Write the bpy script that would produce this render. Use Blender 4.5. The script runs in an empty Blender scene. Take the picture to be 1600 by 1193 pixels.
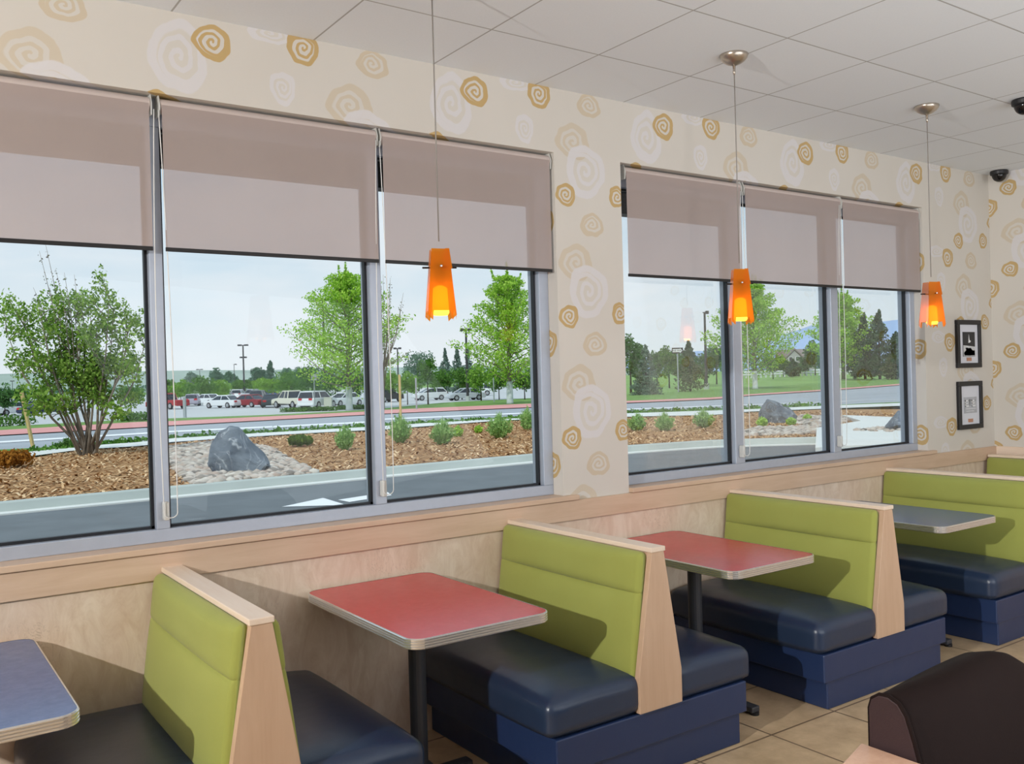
import bpy, bmesh, math, random
from math import sin, cos, pi, atan2, sqrt, radians
from mathutils import Vector, Matrix, noise

scn = bpy.context.scene
COL = scn.collection

# ------------------------------------------------------------------ camera maths (photo frame 1600 x 1193)
CAM = (-7.3203, -3.759, 1.6486)
YAW, PITCH, ROLL, FPX = 0.6107, -0.0056, -0.0277, 1423.79
fw = Vector((sin(YAW)*cos(PITCH), cos(YAW)*cos(PITCH), sin(PITCH)))
rt0 = Vector((cos(YAW), -sin(YAW), 0)); up0 = rt0.cross(fw)
RT = cos(ROLL)*rt0 + sin(ROLL)*up0
UP = -sin(ROLL)*rt0 + cos(ROLL)*up0
C0 = Vector(CAM)

def ray(u, v):
    return fw + RT*((u-800)/FPX) + UP*((596.5-v)/FPX)
def ony(u, v, Y):
    d = ray(u, v); return C0 + d*((Y-C0.y)/d.y)
def onz(u, v, Z):
    d = ray(u, v); return C0 + d*((Z-C0.z)/d.z)
def depth_of(p):
    return (Vector(p)-C0).dot(fw)
def smooth01(t):
    t = max(0, min(1, t)); return t*t*(3-2*t)
def terrain(x, y):
    a = atan2(x-C0.x, y-C0.y)
    w = 1-smooth01((a-0.645)/0.085)
    z = -0.05 - 0.02*(max(25, min(70, y))-25)*w
    if y > 52:
        z += 0.016*(min(y, 165)-52)*smooth01((a-0.70)/0.06)
    return z
def G(u, v, far=420):
    d = ray(u, v); lo = 1.0; t = 4.0
    while t < far:
        p = C0+d*t
        if p.z < terrain(p.x, p.y): break
        lo = t; t *= 1.03
    hi = t
    for _ in range(30):
        m = (lo+hi)/2; p = C0+d*m
        if p.z < terrain(p.x, p.y): hi = m
        else: lo = m
    p = C0+d*hi
    return Vector((p.x, p.y, terrain(p.x, p.y)))

# ------------------------------------------------------------------ mesh builder
class MB:
    def __init__(s): s.v = []; s.f = []; s.m = []
    def add(s, vs, fs, mi=0):
        o = len(s.v); s.v += [tuple(p) for p in vs]; s.f += [tuple(i+o for i in f) for f in fs]; s.m += [mi]*len(fs); return s
    def box(s, x0, x1, y0, y1, z0, z1, mi=0):
        vs = [(x, y, z) for z in (z0, z1) for y in (y0, y1) for x in (x0, x1)]
        return s.add(vs, [(0,2,3,1),(4,5,7,6),(0,1,5,4),(2,6,7,3),(0,4,6,2),(1,3,7,5)], mi)
    def prism(s, poly, axis, a, b, mi=0):
        n = len(poly)
        def P(p, t):
            return {'x': (t, p[0], p[1]), 'y': (p[0], t, p[1]), 'z': (p[0], p[1], t)}[axis]
        vs = [P(p, a) for p in poly]+[P(p, b) for p in poly]
        fs = [tuple(range(n))[::-1], tuple(range(n, 2*n))]+[(i, (i+1) % n, n+(i+1) % n, n+i) for i in range(n)]
        return s.add(vs, fs, mi)
    def tube(s, pts, r, n=8, cap=True, mi=0):
        pts = [Vector(p) for p in pts]; R = r if isinstance(r, (list, tuple)) else [r]*len(pts)
        vs = []; fs = []; prev = None
        for i, p in enumerate(pts):
            d = (pts[min(i+1, len(pts)-1)]-pts[max(i-1, 0)])
            d = d.normalized() if d.length > 1e-9 else Vector((0,0,1))
            if prev is None:
                a = Vector((1,0,0)) if abs(d.x) < .8 else Vector((0,1,0))
            else: a = prev
            e1 = (a - d*a.dot(d)).normalized(); e2 = d.cross(e1); prev = e1
            for k in range(n):
                t = 2*pi*k/n; vs.append(p+(e1*cos(t)+e2*sin(t))*R[i])
        for i in range(len(pts)-1):
            for k in range(n):
                fs.append((i*n+k, i*n+(k+1) % n, (i+1)*n+(k+1) % n, (i+1)*n+k))
        if cap: fs += [tuple(range(n))[::-1], tuple(range((len(pts)-1)*n, len(pts)*n))]
        return s.add(vs, fs, mi)
    def lathe(s, prof, c=(0,0,0), n=24, axis='z', mi=0):
        vs = []; fs = []
        for r, h in prof:
            for k in range(n):
                t = 2*pi*k/n; a, b = r*cos(t), r*sin(t)
                q = {'z': (a, b, h), 'y': (a, h, b), 'x': (h, a, b)}[axis]
                vs.append((c[0]+q[0], c[1]+q[1], c[2]+q[2]))
        for i in range(len(prof)-1):
            for k in range(n):
                fs.append((i*n+k, i*n+(k+1) % n, (i+1)*n+(k+1) % n, (i+1)*n+k))
        fs += [tuple(range(n))[::-1], tuple(range((len(prof)-1)*n, len(prof)*n))]
        return s.add(vs, fs, mi)
    def pad(s, x0, x1, y0, y1, z0, z1, r, n=10, crown=(0,0,0), xf=None, mi=0):
        """rounded, slightly puffed cushion; crown = bulge along x, y, z faces"""
        cx, cy, cz = (x0+x1)/2, (y0+y1)/2, (z0+z1)/2
        hx, hy, hz = (x1-x0)/2, (y1-y0)/2, (z1-z0)/2
        r = min(r, hx, hy, hz)
        def ax(h):                               # sample positions: dense near the rounded border
            c = h-r; L = [-h, -h+r*.25, -h+r*.6, -c] if r > 0 else [-h]
            k = max(2, n)
            mid = [-c+2*c*i/k for i in range(1, k)]
            return L+mid+[-q for q in L[::-1]]
        AX, AY, AZ = ax(hx), ax(hy), ax(hz)
        idx = {}; vs = []; fs = []
        def V(x, y, z):
            key = (round(x, 5), round(y, 5), round(z, 5))
            if key in idx: return idx[key]
            q = Vector((max(-hx+r, min(hx-r, x)), max(-hy+r, min(hy-r, y)), max(-hz+r, min(hz-r, z))))
            d = Vector((x, y, z))-q
            p = q+d.normalized()*r if d.length > 1e-9 else Vector((x, y, z))
            u, v, w = p.x/hx, p.y/hy, p.z/hz
            f = lambda a, b: (1-a**4)*(1-b**4)
            p.x += crown[0]*u*f(v, w); p.y += crown[1]*v*f(u, w); p.z += crown[2]*w*f(u, v)
            p = p+Vector((cx, cy, cz))
            if xf: p = Vector(xf(p))
            idx[key] = len(vs); vs.append(p); return idx[key]
        def face(A, B, mk, flip):
            for i in range(len(A)-1):
                for j in range(len(B)-1):
                    q = (mk(A[i],B[j]), mk(A[i+1],B[j]), mk(A[i+1],B[j+1]), mk(A[i],B[j+1]))
                    fs.append(q[::-1] if flip else q)
        face(AX, AY, lambda a, b: V(a, b, hz), False); face(AX, AY, lambda a, b: V(a, b, -hz), True)
        face(AX, AZ, lambda a, b: V(a, hy, b), True); face(AX, AZ, lambda a, b: V(a, -hy, b), False)
        face(AY, AZ, lambda a, b: V(hx, a, b), False); face(AY, AZ, lambda a, b: V(-hx, a, b), True)
        return s.add(vs, fs, mi)
    def build(s, name, mat, parent=None, smooth=False, bevel=0, loc=None):
        me = bpy.data.meshes.new(name); me.from_pydata(s.v, [], s.f)
        mats = mat if isinstance(mat, (list, tuple)) else [mat]
        for m in mats: me.materials.append(m)
        if len(mats) > 1: me.polygons.foreach_set('material_index', s.m)
        if smooth: me.polygons.foreach_set('use_smooth', [True]*len(me.polygons))
        me.update()
        o = bpy.data.objects.new(name, me); COL.objects.link(o)
        if parent: o.parent = parent
        if loc: o.location = loc
        if bevel:
            b = o.modifiers.new('bevel', 'BEVEL'); b.width = bevel; b.segments = 2; b.limit_method = 'ANGLE'; b.angle_limit = radians(40)
        return o

def tag(o, label=None, cat=None, group=None, kind=None):
    if label: o['label'] = label
    if cat: o['category'] = cat
    if group: o['group'] = group
    if kind: o['kind'] = kind
    return o
def thing(name, label, cat, loc=(0,0,0), rz=0, group=None):
    o = bpy.data.objects.new(name, None); COL.objects.link(o); o.empty_display_size = .1
    o.location = loc; o.rotation_euler = (0, 0, rz)
    return tag(o, label, cat, group)
def struct(o): o['kind'] = 'structure'; return o
def dup(root, loc, rz=None, label=None):
    r = root.copy(); COL.objects.link(r); r.location = loc
    if rz is not None: r.rotation_euler = (0, 0, rz)
    if label: r['label'] = label
    for ch in list(root.children):
        c = ch.copy(); COL.objects.link(c); c.parent = r
        for g in list(ch.children):
            d = g.copy(); COL.objects.link(d); d.parent = c
    return r

# ------------------------------------------------------------------ materials
def lin(c):
    c = c/255.0
    return c/12.92 if c <= .04045 else ((c+.055)/1.055)**2.4
def rgb(r, g, b, k=1.0): return (lin(r)*k, lin(g)*k, lin(b)*k, 1)
class NT:
    def __init__(s, m): s.t = m.node_tree; s.t.nodes.clear()
    def n(s, typ, ins=None, **kw):
        nd = s.t.nodes.new(typ)
        for k, v in kw.items(): setattr(nd, k, v)
        for k, v in (ins or {}).items():
            if isinstance(v, bpy.types.NodeSocket): s.t.links.new(v, nd.inputs[k])
            else: nd.inputs[k].default_value = v
        return nd
    def l(s, a, b): s.t.links.new(a, b)
    def math(s, op, a, b=None, c=None):
        nd = s.t.nodes.new('ShaderNodeMath'); nd.operation = op
        for i, q in enumerate((a, b, c)):
            if q is None: continue
            if isinstance(q, bpy.types.NodeSocket): s.t.links.new(q, nd.inputs[i])
            else: nd.inputs[i].default_value = q
        return nd.outputs[0]
    def mix(s, fac, a, b):
        nd = s.t.nodes.new('ShaderNodeMix'); nd.data_type = 'RGBA'
        for k, q in ((0, fac), (6, a), (7, b)):
            if isinstance(q, bpy.types.NodeSocket): s.t.links.new(q, nd.inputs[k])
            else: nd.inputs[k].default_value = q
        return nd.outputs[2]
def new(name):
    m = bpy.data.materials.new(name); m.use_nodes = True; return m, NT(m)
def bsdf(nt, col, rough=.6, metal=0, spec=.5, normal=None, **extra):
    b = nt.n('ShaderNodeBsdfPrincipled', {'Roughness': rough, 'Metallic': metal, 'Specular IOR Level': spec})
    if isinstance(col, bpy.types.NodeSocket): nt.l(col, b.inputs['Base Color'])
    else: b.inputs['Base Color'].default_value = col
    if normal is not None: nt.l(normal, b.inputs['Normal'])
    for k, v in extra.items():
        k = k.replace('_', ' ')
        if isinstance(v, bpy.types.NodeSocket): nt.l(v, b.inputs[k])
        else: b.inputs[k].default_value = v
    o = nt.n('ShaderNodeOutputMaterial'); nt.l(b.outputs[0], o.inputs[0]); return b
def plain(name, col, rough=.6, metal=0, spec=.5, var=.0, scale=8, bump=0, bscale=60, stretch=None):
    m, nt = new(name); c = col; nrm = None
    tc = nt.n('ShaderNodeTexCoord').outputs['Object']
    if stretch:
        tc = nt.n('ShaderNodeMapping', {'Vector': tc, 'Scale': stretch}).outputs[0]
    if var:
        nz = nt.n('ShaderNodeTexNoise', {'Vector': tc, 'Scale': scale, 'Detail': 5.0, 'Roughness': .6})
        rmp = nt.n('ShaderNodeMapRange', {'Value': nz.outputs[0], 1: .3, 2: .7})
        lo = tuple(x*(1-var) for x in col[:3])+(1,); hi = tuple(min(1, x*(1+var)) for x in col[:3])+(1,)
        c = nt.mix(rmp.outputs[0], lo, hi)
    if bump:
        nb = nt.n('ShaderNodeTexNoise', {'Vector': tc, 'Scale': bscale, 'Detail': 4.0})
        nrm = nt.n('ShaderNodeBump', {'Height': nb.outputs[0], 'Strength': bump, 'Distance': .01}).outputs[0]
    bsdf(nt, c, rough, metal, spec, nrm); return m
def leafmat(name, dark, light, trans=.35):
    m, nt = new(name)
    g = nt.n('ShaderNodeNewGeometry')
    c = nt.mix(g.outputs['Random Per Island'], dark, light)
    d = nt.n('ShaderNodeBsdfDiffuse', {'Color': c}); t = nt.n('ShaderNodeBsdfTranslucent', {'Color': c})
    mx = nt.n('ShaderNodeMixShader', {0: trans, 1: d.outputs[0], 2: t.outputs[0]})
    o = nt.n('ShaderNodeOutputMaterial'); nt.l(mx.outputs[0], o.inputs[0]); return m

M = {}
def wood(name, a, b, stretch=(1.2, 14, 14), rough=.42):
    m, nt = new(name)
    tc = nt.n('ShaderNodeTexCoord').outputs['Object']
    mp = nt.n('ShaderNodeMapping', {'Vector': tc, 'Scale': stretch}).outputs[0]
    n1 = nt.n('ShaderNodeTexNoise', {'Vector': mp, 'Scale': 2.2, 'Detail': 8.0, 'Roughness': .62, 'Distortion': .6})
    n2 = nt.n('ShaderNodeTexNoise', {'Vector': tc, 'Scale': 3.0, 'Detail': 2.0})
    f = nt.math('ADD', nt.math('MULTIPLY', n1.outputs[0], .7), nt.math('MULTIPLY', n2.outputs[0], .3))
    f = nt.n('ShaderNodeMapRange', {'Value': f, 1: .3, 2: .7}).outputs[0]
    bsdf(nt, nt.mix(f, a, b), rough, 0, .4); return m
M['wood_x'] = wood('maple_along', rgb(198,168,142), rgb(214,187,163))
M['wood_v'] = wood('maple_upright', rgb(194,160,132), rgb(208,177,150), (12, 12, 1.1))
M['wood_y'] = wood('maple_across', rgb(226,202,178), rgb(238,220,202), (14, 1.2, 14))

def wains():
    m, nt = new('mottled_laminate')
    tc = nt.n('ShaderNodeTexCoord').outputs['Object']
    mp = nt.n('ShaderNodeMapping', {'Vector': tc, 'Scale': (2.4, 2.4, 1.0)}).outputs[0]
    n1 = nt.n('ShaderNodeTexNoise', {'Vector': mp, 'Scale': 5.0, 'Detail': 9.0, 'Roughness': .68, 'Distortion': 1.2})
    n2 = nt.n('ShaderNodeTexNoise', {'Vector': mp, 'Scale': 1.6, 'Detail': 3.0})
    c = nt.mix(nt.n('ShaderNodeMapRange', {'Value': n1.outputs[0], 1: .36, 2: .64}).outputs[0], rgb(205,182,160), rgb(224,207,188))
    c = nt.mix(nt.n('ShaderNodeMapRange', {'Value': n2.outputs[0], 1: .35, 2: .75, 4: .35}).outputs[0], c, rgb(212,178,158))
    w = nt.n('ShaderNodeTexNoise', {'Vector': mp, 'Scale': 9.0, 'Detail': 6.0, 'Distortion': 2.5})
    vein = nt.math('SMOOTH_MIN', nt.math('MULTIPLY', nt.math('ABSOLUTE', nt.math('SUBTRACT', w.outputs[0], .5)), 60), 1.0, .1)
    vmask = nt.n('ShaderNodeMapRange', {'Value': nt.n('ShaderNodeTexNoise', {'Vector': tc, 'Scale': 2.3, 'Detail': 1.0}).outputs[0], 1: .55, 2: .68}).outputs[0]
    vf = nt.math('MULTIPLY', nt.math('SUBTRACT', 1.0, vein), vmask)
    c = nt.mix(nt.math('MULTIPLY', nt.math('MAXIMUM', vf, 0.0), .45), c, rgb(150,125,105))
    bsdf(nt, c, .45, 0, .4); return m
M['wains'] = wains()

# --- wallpaper: repeating hand-brushed swirls, period 1.282 x 0.641 m
PX, PZ = 1.282, 0.641
def swirl_group():
    g = bpy.data.node_groups.new('swirl', 'ShaderNodeTree')
    for nm in ('U', 'V', 'CX', 'CZ', 'RX', 'RZ', 'Phase'):
        g.interface.new_socket(nm, in_out='INPUT', socket_type='NodeSocketFloat')
    g.interface.new_socket('Mask', in_out='OUTPUT', socket_type='NodeSocketFloat')
    class X: pass
    x = X(); x.node_tree = g; nt = NT(x)
    I = nt.n('NodeGroupInput').outputs
    mt = nt.math
    du = mt('DIVIDE', mt('WRAP', mt('SUBTRACT', I['U'], I['CX']), PX/2, -PX/2), I['RX'])
    dv = mt('DIVIDE', mt('WRAP', mt('SUBTRACT', I['V'], I['CZ']), PZ/2, -PZ/2), I['RZ'])
    th = mt('ARCTAN2', dv, du)
    r = mt('SQRT', mt('ADD', mt('MULTIPLY', du, du), mt('MULTIPLY', dv, dv)))
    wob = mt('ADD', 1.0, mt('MULTIPLY', mt('SINE', mt('ADD', mt('MULTIPLY', th, 3.0), mt('MULTIPLY', I['Phase'], 9.0))), .05))
    wob = mt('ADD', wob, mt('MULTIPLY', mt('SINE', mt('ADD', mt('MULTIPLY', th, 7.0), I['Phase'])), .025))
    r = mt('MULTIPLY', r, wob)
    inside = nt.n('ShaderNodeMapRange', {'Value': r, 1: 1.0, 2: .96}).outputs[0]
    s = mt('FRACT', mt('ADD', mt('SUBTRACT', mt('MULTIPLY', r, 2.9), mt('DIVIDE', th, 2*pi)), mt('ADD', I['Phase'], 4.0)))
    tri = mt('ABSOLUTE', mt('SUBTRACT', s, .5))
    gro = nt.n('ShaderNodeMapRange', {'Value': tri, 1: .30, 2: .24}).outputs[0]
    lim = nt.n('ShaderNodeMapRange', {'Value': r, 1: .74, 2: .68}).outputs[0]
    out = mt('MULTIPLY', inside, mt('SUBTRACT', 1.0, mt('MULTIPLY', gro, lim)))
    o = nt.n('NodeGroupOutput'); nt.l(out, o.inputs[0]); return g
SW = swirl_group()
GOLD, TAN, TANL, WHT = rgb(192,164,114), rgb(202,187,163), rgb(203,190,169), rgb(213,210,211)
SWIRLS = [(-4.253,2.245,.115,.098,TANL,.1,.85), (-4.171,2.095,.135,.145,WHT,.45,.9), (-3.718,2.334,.118,.15,WHT,.8,.9),
          (-4.566,2.275,.058,.075,WHT,.3,.9), (-4.62,2.50,.10,.045,WHT,.6,.9), (-4.136,2.451,.082,.066,TAN,.7,.9),
          (-4.311,1.959,.066,.062,GOLD,.2,1), (-3.95,1.979,.062,.06,GOLD,.55,1), (-4.864,2.414,.082,.075,GOLD,.9,1), (-4.47,2.462,.075,.072,GOLD,.35,1),
          (-3.81,2.13,.07,.055,GOLD,.1,1)]
def wallpaper(name, mode):
    m, nt = new(name)
    pos = nt.n('ShaderNodeNewGeometry').outputs['Position']
    sp = nt.n('ShaderNodeSeparateXYZ', {0: pos}).outputs
    if mode == 'front':
        U = nt.math('SUBTRACT', sp[0], nt.math('MAXIMUM', sp[1], 0.0)); V = nt.math('SUBTRACT', sp[2], 0.0)
    else:
        U = nt.math('SUBTRACT', -4.466, sp[1]); V = nt.math('SUBTRACT', sp[2], .426)
    dn = nt.n('ShaderNodeTexNoise', {'Vector': pos, 'Scale': 14.0, 'Detail': 2.0})
    dc = nt.n('ShaderNodeSeparateColor', {0: dn.outputs[1]}).outputs
    U = nt.math('ADD', U, nt.math('MULTIPLY', nt.math('SUBTRACT', dc[0], .5), .022))
    V = nt.math('ADD', V, nt.math('MULTIPLY', nt.math('SUBTRACT', dc[1], .5), .022))
    nz = nt.n('ShaderNodeTexNoise', {'Vector': pos, 'Scale': 2.0, 'Detail': 4.0})
    c = nt.mix(nz.outputs[0], rgb(205,199,190), rgb(212,207,199))
    for cx, cz, rx, rz, col, ph, st in SWIRLS:
        gn = nt.t.nodes.new('ShaderNodeGroup'); gn.node_tree = SW
        nt.l(U, gn.inputs['U']); nt.l(V, gn.inputs['V'])
        for k, v in (('CX', cx), ('CZ', cz), ('RX', rx), ('RZ', rz), ('Phase', ph)): gn.inputs[k].default_value = v
        c = nt.mix(nt.math('MULTIPLY', gn.outputs[0], st), c, col)
    bsdf(nt, c, .7, 0, .25); return m
M['paper'] = wallpaper('swirl_wallpaper', 'front')
M['paper_end'] = wallpaper('swirl_wallpaper_end', 'end')

def grid_mat(name, base, line, px, py, ox, oy, w, var=.06, rough=.7, vscale=4, spec=.3, mottled=None, bump=.3):
    m, nt = new(name)
    pos = nt.n('ShaderNodeNewGeometry').outputs['Position']
    sp = nt.n('ShaderNodeSeparateXYZ', {0: pos}).outputs
    def ln(x, o, p):
        f = nt.math('FRACT', nt.math('DIVIDE', nt.math('ADD', x, 50*p-o), p))
        e = nt.math('MULTIPLY', nt.math('SUBTRACT', .5, nt.math('ABSOLUTE', nt.math('SUBTRACT', f, .5))), p)
        return nt.n('ShaderNodeMapRange', {'Value': e, 1: w*.55, 2: w*.45}).outputs[0]
    L = nt.math('MAXIMUM', ln(sp[0], ox, px), ln(sp[1], oy, py))
    nz = nt.n('ShaderNodeTexNoise', {'Vector': pos, 'Scale': float(vscale), 'Detail': 6.0, 'Roughness': .65})
    f = nt.n('ShaderNodeMapRange', {'Value': nz.outputs[0], 1: .3, 2: .7}).outputs[0]
    c = nt.mix(f, tuple(x*(1-var) for x in base[:3])+(1,), mottled or (tuple(min(1, x*(1+var)) for x in base[:3])+(1,)))
    cell = nt.n('ShaderNodeTexWhiteNoise', {'Vector': nt.n('ShaderNodeCombineXYZ', {0: nt.math('FLOOR', nt.math('DIVIDE', nt.math('ADD', sp[0], 50*px-ox), px)), 1: nt.math('FLOOR', nt.math('DIVIDE', nt.math('ADD', sp[1], 50*py-oy), py))}).outputs[0]}, noise_dimensions='3D')
    c = nt.mix(nt.math('MULTIPLY', cell.outputs[0], .12), c, tuple(x*.8 for x in base[:3])+(1,))
    c = nt.mix(L, c, line)
    bp = nt.n('ShaderNodeBump', {'Height': nt.math('SUBTRACT', 1.0, L), 'Strength': bump, 'Distance': .004})
    bsdf(nt, c, rough, 0, spec, bp.outputs[0]); return m
M['ceiling'] = grid_mat('ceiling_tile', rgb(226,230,234), rgb(172,172,170), .605, .605, -3.28, -.50, .008, .02, .9, 120)
M['floor'] = grid_mat('floor_tile', rgb(190,162,126), rgb(120,100,78), .46, .46, -2.2, -.12, .010, .2, .42, 5, .45, rgb(216,190,154))

M['alu'] = plain('brushed_aluminium', rgb(178,186,200), .42, .35, .5, .03, 20)
M['gasket'] = plain('black_gasket', rgb(22,24,30), .5)
M['hem'] = plain('dark_hem', rgb(26,24,24), .5)
M['bracket'] = plain('white_bracket', rgb(205,205,200), .4)
M['chain'] = plain('white_bead_chain', rgb(225,225,222), .4)
M['nickel'] = plain('brushed_nickel', rgb(190,180,168), .3, .95)
M['cord'] = plain('cord_grey', rgb(140,134,128), .5)
M['pin'] = plain('dark_pin', rgb(40,34,34), .4, .6)
M['chrome'] = plain('chrome_pin', rgb(230,230,230), .15, 1)
M['black'] = plain('black_satin', rgb(26,26,29), .45)
M['blackg'] = plain('black_gloss', rgb(14,12,14), .12)
M['dkcol'] = plain('charcoal_powder_coat', rgb(62,64,70), .38)
def vinyl(name, col, rough=.36, spec=.5):
    m, nt = new(name)
    tc = nt.n('ShaderNodeTexCoord').outputs['Object']
    nb = nt.n('ShaderNodeTexNoise', {'Vector': tc, 'Scale': 260.0, 'Detail': 2.0})
    nl = nt.n('ShaderNodeTexNoise', {'Vector': tc, 'Scale': 3.5, 'Detail': 3.0})
    h = nt.math('ADD', nt.math('MULTIPLY', nb.outputs[0], .08), nt.math('MULTIPLY', nl.outputs[0], 1.2))
    bp = nt.n('ShaderNodeBump', {'Height': h, 'Strength': .35, 'Distance': .012})
    bsdf(nt, col, rough, 0, spec, bp.outputs[0]); return m
M['navy'] = vinyl('navy_vinyl', rgb(36,54,92))
M['navy_seat'] = vinyl('navy_seat_vinyl', rgb(40,54,78), .3)
M['brown'] = vinyl('dark_brown_vinyl', rgb(30,19,17), .75, .12)
M['brownp'] = vinyl('plum_brown_vinyl', rgb(58,41,43), .6, .3)
def fabric(name, a, b):
    m, nt = new(name)
    tc = nt.n('ShaderNodeTexCoord').outputs['Object']
    w1 = nt.n('ShaderNodeTexWave', {'Vector': tc, 'Scale': 110.0, 'Distortion': .5}, bands_direction='Y')
    w2 = nt.n('ShaderNodeTexWave', {'Vector': tc, 'Scale': 110.0, 'Distortion': .5}, bands_direction='Z')
    nz = nt.n('ShaderNodeTexNoise', {'Vector': tc, 'Scale': 5.0, 'Detail': 4.0})
    h = nt.math('MULTIPLY', w1.outputs[1], w2.outputs[1])
    bp = nt.n('ShaderNodeBump', {'Height': h, 'Strength': .12, 'Distance': .003})
    bsdf(nt, nt.mix(nz.outputs[0], a, b), .82, 0, .2, bp.outputs[0], Sheen_Weight=.15); return m
M['green'] = fabric('green_upholstery', rgb(150,155,76), rgb(160,165,86))
def laminate(name, a, b):
    m, nt = new(name)
    tc = nt.n('ShaderNodeTexCoord').outputs['Object']
    nz = nt.n('ShaderNodeTexNoise', {'Vector': tc, 'Scale': 26.0, 'Detail': 8.0, 'Roughness': .7})
    f = nt.n('ShaderNodeMapRange', {'Value': nz.outputs[0], 1: .35, 2: .65}).outputs[0]
    bsdf(nt, nt.mix(f, a, b), .24, 0, .7); return m
M['red'] = laminate('red_laminate', rgb(190,40,48), rgb(200,50,58))
M['blue'] = laminate('blue_laminate', rgb(72,94,140), rgb(88,108,152))
M['rib'] = plain('ribbed_aluminium', rgb(232,230,228), .24, .85)
M['peach'] = laminate('pale_wood_laminate', rgb(214,170,142), rgb(226,184,156))

def orange_glass():
    m, nt = new('orange_art_glass')
    tc = nt.n('ShaderNodeTexCoord').outputs['Object']
    nz = nt.n('ShaderNodeTexNoise', {'Vector': tc, 'Scale': 9.0, 'Detail': 2.0})
    c = nt.mix(nz.outputs[0], rgb(236,140,34), rgb(246,158,44))
    d = nt.n('ShaderNodeBsdfDiffuse', {'Color': c}); t = nt.n('ShaderNodeBsdfTranslucent', {'Color': c})
    tr = nt.n('ShaderNodeBsdfTransparent', {'Color': rgb(255,190,80)}); gl = nt.n('ShaderNodeBsdfGlossy', {'Roughness': .15})
    a = nt.n('ShaderNodeMixShader', {0: .6, 1: d.outputs[0], 2: t.outputs[0]})
    b = nt.n('ShaderNodeMixShader', {0: .24, 1: a.outputs[0], 2: tr.outputs[0]})
    e = nt.n('ShaderNodeMixShader', {0: nt.math('MULTIPLY', nt.n('ShaderNodeFresnel', {0: 1.4}).outputs[0], .3), 1: b.outputs[0], 2: gl.outputs[0]})
    o = nt.n('ShaderNodeOutputMaterial'); nt.l(e.outputs[0], o.inputs[0]); return m
M['oglass'] = orange_glass()
def emit(name, col, s):
    m, nt = new(name); e = nt.n('ShaderNodeEmission', {0: col, 1: s}); o = nt.n('ShaderNodeOutputMaterial'); nt.l(e.outputs[0], o.inputs[0]); return m
M['bulb'] = emit('lit_frosted_glass', rgb(255,172,52), 4.6)
def pane_glass():
    m, nt = new('window_glass')
    tr = nt.n('ShaderNodeBsdfTransparent', {0: (.96,.975,.97,1)}); gl = nt.n('ShaderNodeBsdfGlossy', {0: (1,1,1,1), 1: 0.0})
    f = nt.math('MULTIPLY', nt.n('ShaderNodeFresnel', {0: 1.45}).outputs[0], .2)
    mx = nt.n('ShaderNodeMixShader', {0: f, 1: tr.outputs[0], 2: gl.outputs[0]})
    o = nt.n('ShaderNodeOutputMaterial'); nt.l(mx.outputs[0], o.inputs[0]); return m
M['glass'] = pane_glass()
def shade_fabric():
    m, nt = new('roller_shade_fabric')
    tc = nt.n('ShaderNodeTexCoord').outputs['Object']
    nz = nt.n('ShaderNodeTexNoise', {'Vector': tc, 'Scale': 3.0, 'Detail': 3.0})
    c = nt.mix(nz.outputs[0], rgb(186,170,164), rgb(192,177,171))
    d = nt.n('ShaderNodeBsdfDiffuse', {'Color': c}); t = nt.n('ShaderNodeBsdfTranslucent', {'Color': c})
    tr = nt.n('ShaderNodeBsdfTransparent', {0: rgb(235,235,240)})
    a = nt.n('ShaderNodeMixShader', {0: .16, 1: d.outputs[0], 2: t.outputs[0]})
    b = nt.n('ShaderNodeMixShader', {0: .20, 1: a.outputs[0], 2: tr.outputs[0]})
    o = nt.n('ShaderNodeOutputMaterial'); nt.l(b.outputs[0], o.inputs[0]); return m
M['shade'] = shade_fabric()

# outdoor
M['asphalt'] = plain('asphalt', rgb(112,118,122), .85, 0, .2, .12, 1.2, .4, 220)
M['road'] = plain('road_surface', rgb(160,166,172), .9, 0, .2, .08, .25, 0, 60, (.3, 2, 1))
M['lot'] = plain('lot_paving', rgb(188,191,192), .9, 0, .2, .06, .15)
M['concrete'] = plain('pale_concrete', rgb(178,186,182), .85, 0, .2, .06, 1.5)
M['white_conc'] = plain('white_concrete', rgb(216,218,214), .85, 0, .2, .04, 1.0)
M['redstrip'] = plain('pink_paving', rgb(214,152,148), .9, 0, .2, .08, .5)
M['paint'] = plain('white_road_paint', rgb(232,234,236), .7, 0, .2)
M['grass'] = plain('mown_grass', rgb(112,146,78), .95, 0, .1, .2, .8, 0, 60)
M['field'] = plain('open_field_grass', rgb(128,162,92), .95, 0, .1, .16, .25)
M['verge'] = plain('verge_grass', rgb(92,134,66), .95, 0, .1, .25, 2.5)
def mulchmat():
    m, nt = new('bark_mulch')
    pos = nt.n('ShaderNodeNewGeometry').outputs['Position']
    mp = nt.n('ShaderNodeMapping', {'Vector': pos, 'Scale': (1, 1.6, 1)}).outputs[0]
    v = nt.n('ShaderNodeTexVoronoi', {'Vector': mp, 'Scale': 22.0})
    r = nt.n('ShaderNodeSeparateColor', {0: v.outputs['Color']}).outputs
    n2 = nt.n('ShaderNodeTexNoise', {'Vector': pos, 'Scale': 1.1, 'Detail': 4.0})
    c = nt.mix(r[0], rgb(136,96,62), rgb(206,168,124))
    c = nt.mix(nt.math('MULTIPLY', nt.n('ShaderNodeMapRange', {'Value': n2.outputs[0], 1: .4, 2: .7}).outputs[0], .6), c, rgb(150,108,72))
    bp = nt.n('ShaderNodeBump', {'Height': v.outputs['Distance'], 'Strength': .6, 'Distance': .03})
    bsdf(nt, c, .95, 0, .1, bp.outputs[0]); return m
M['mulch'] = mulchmat()
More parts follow.
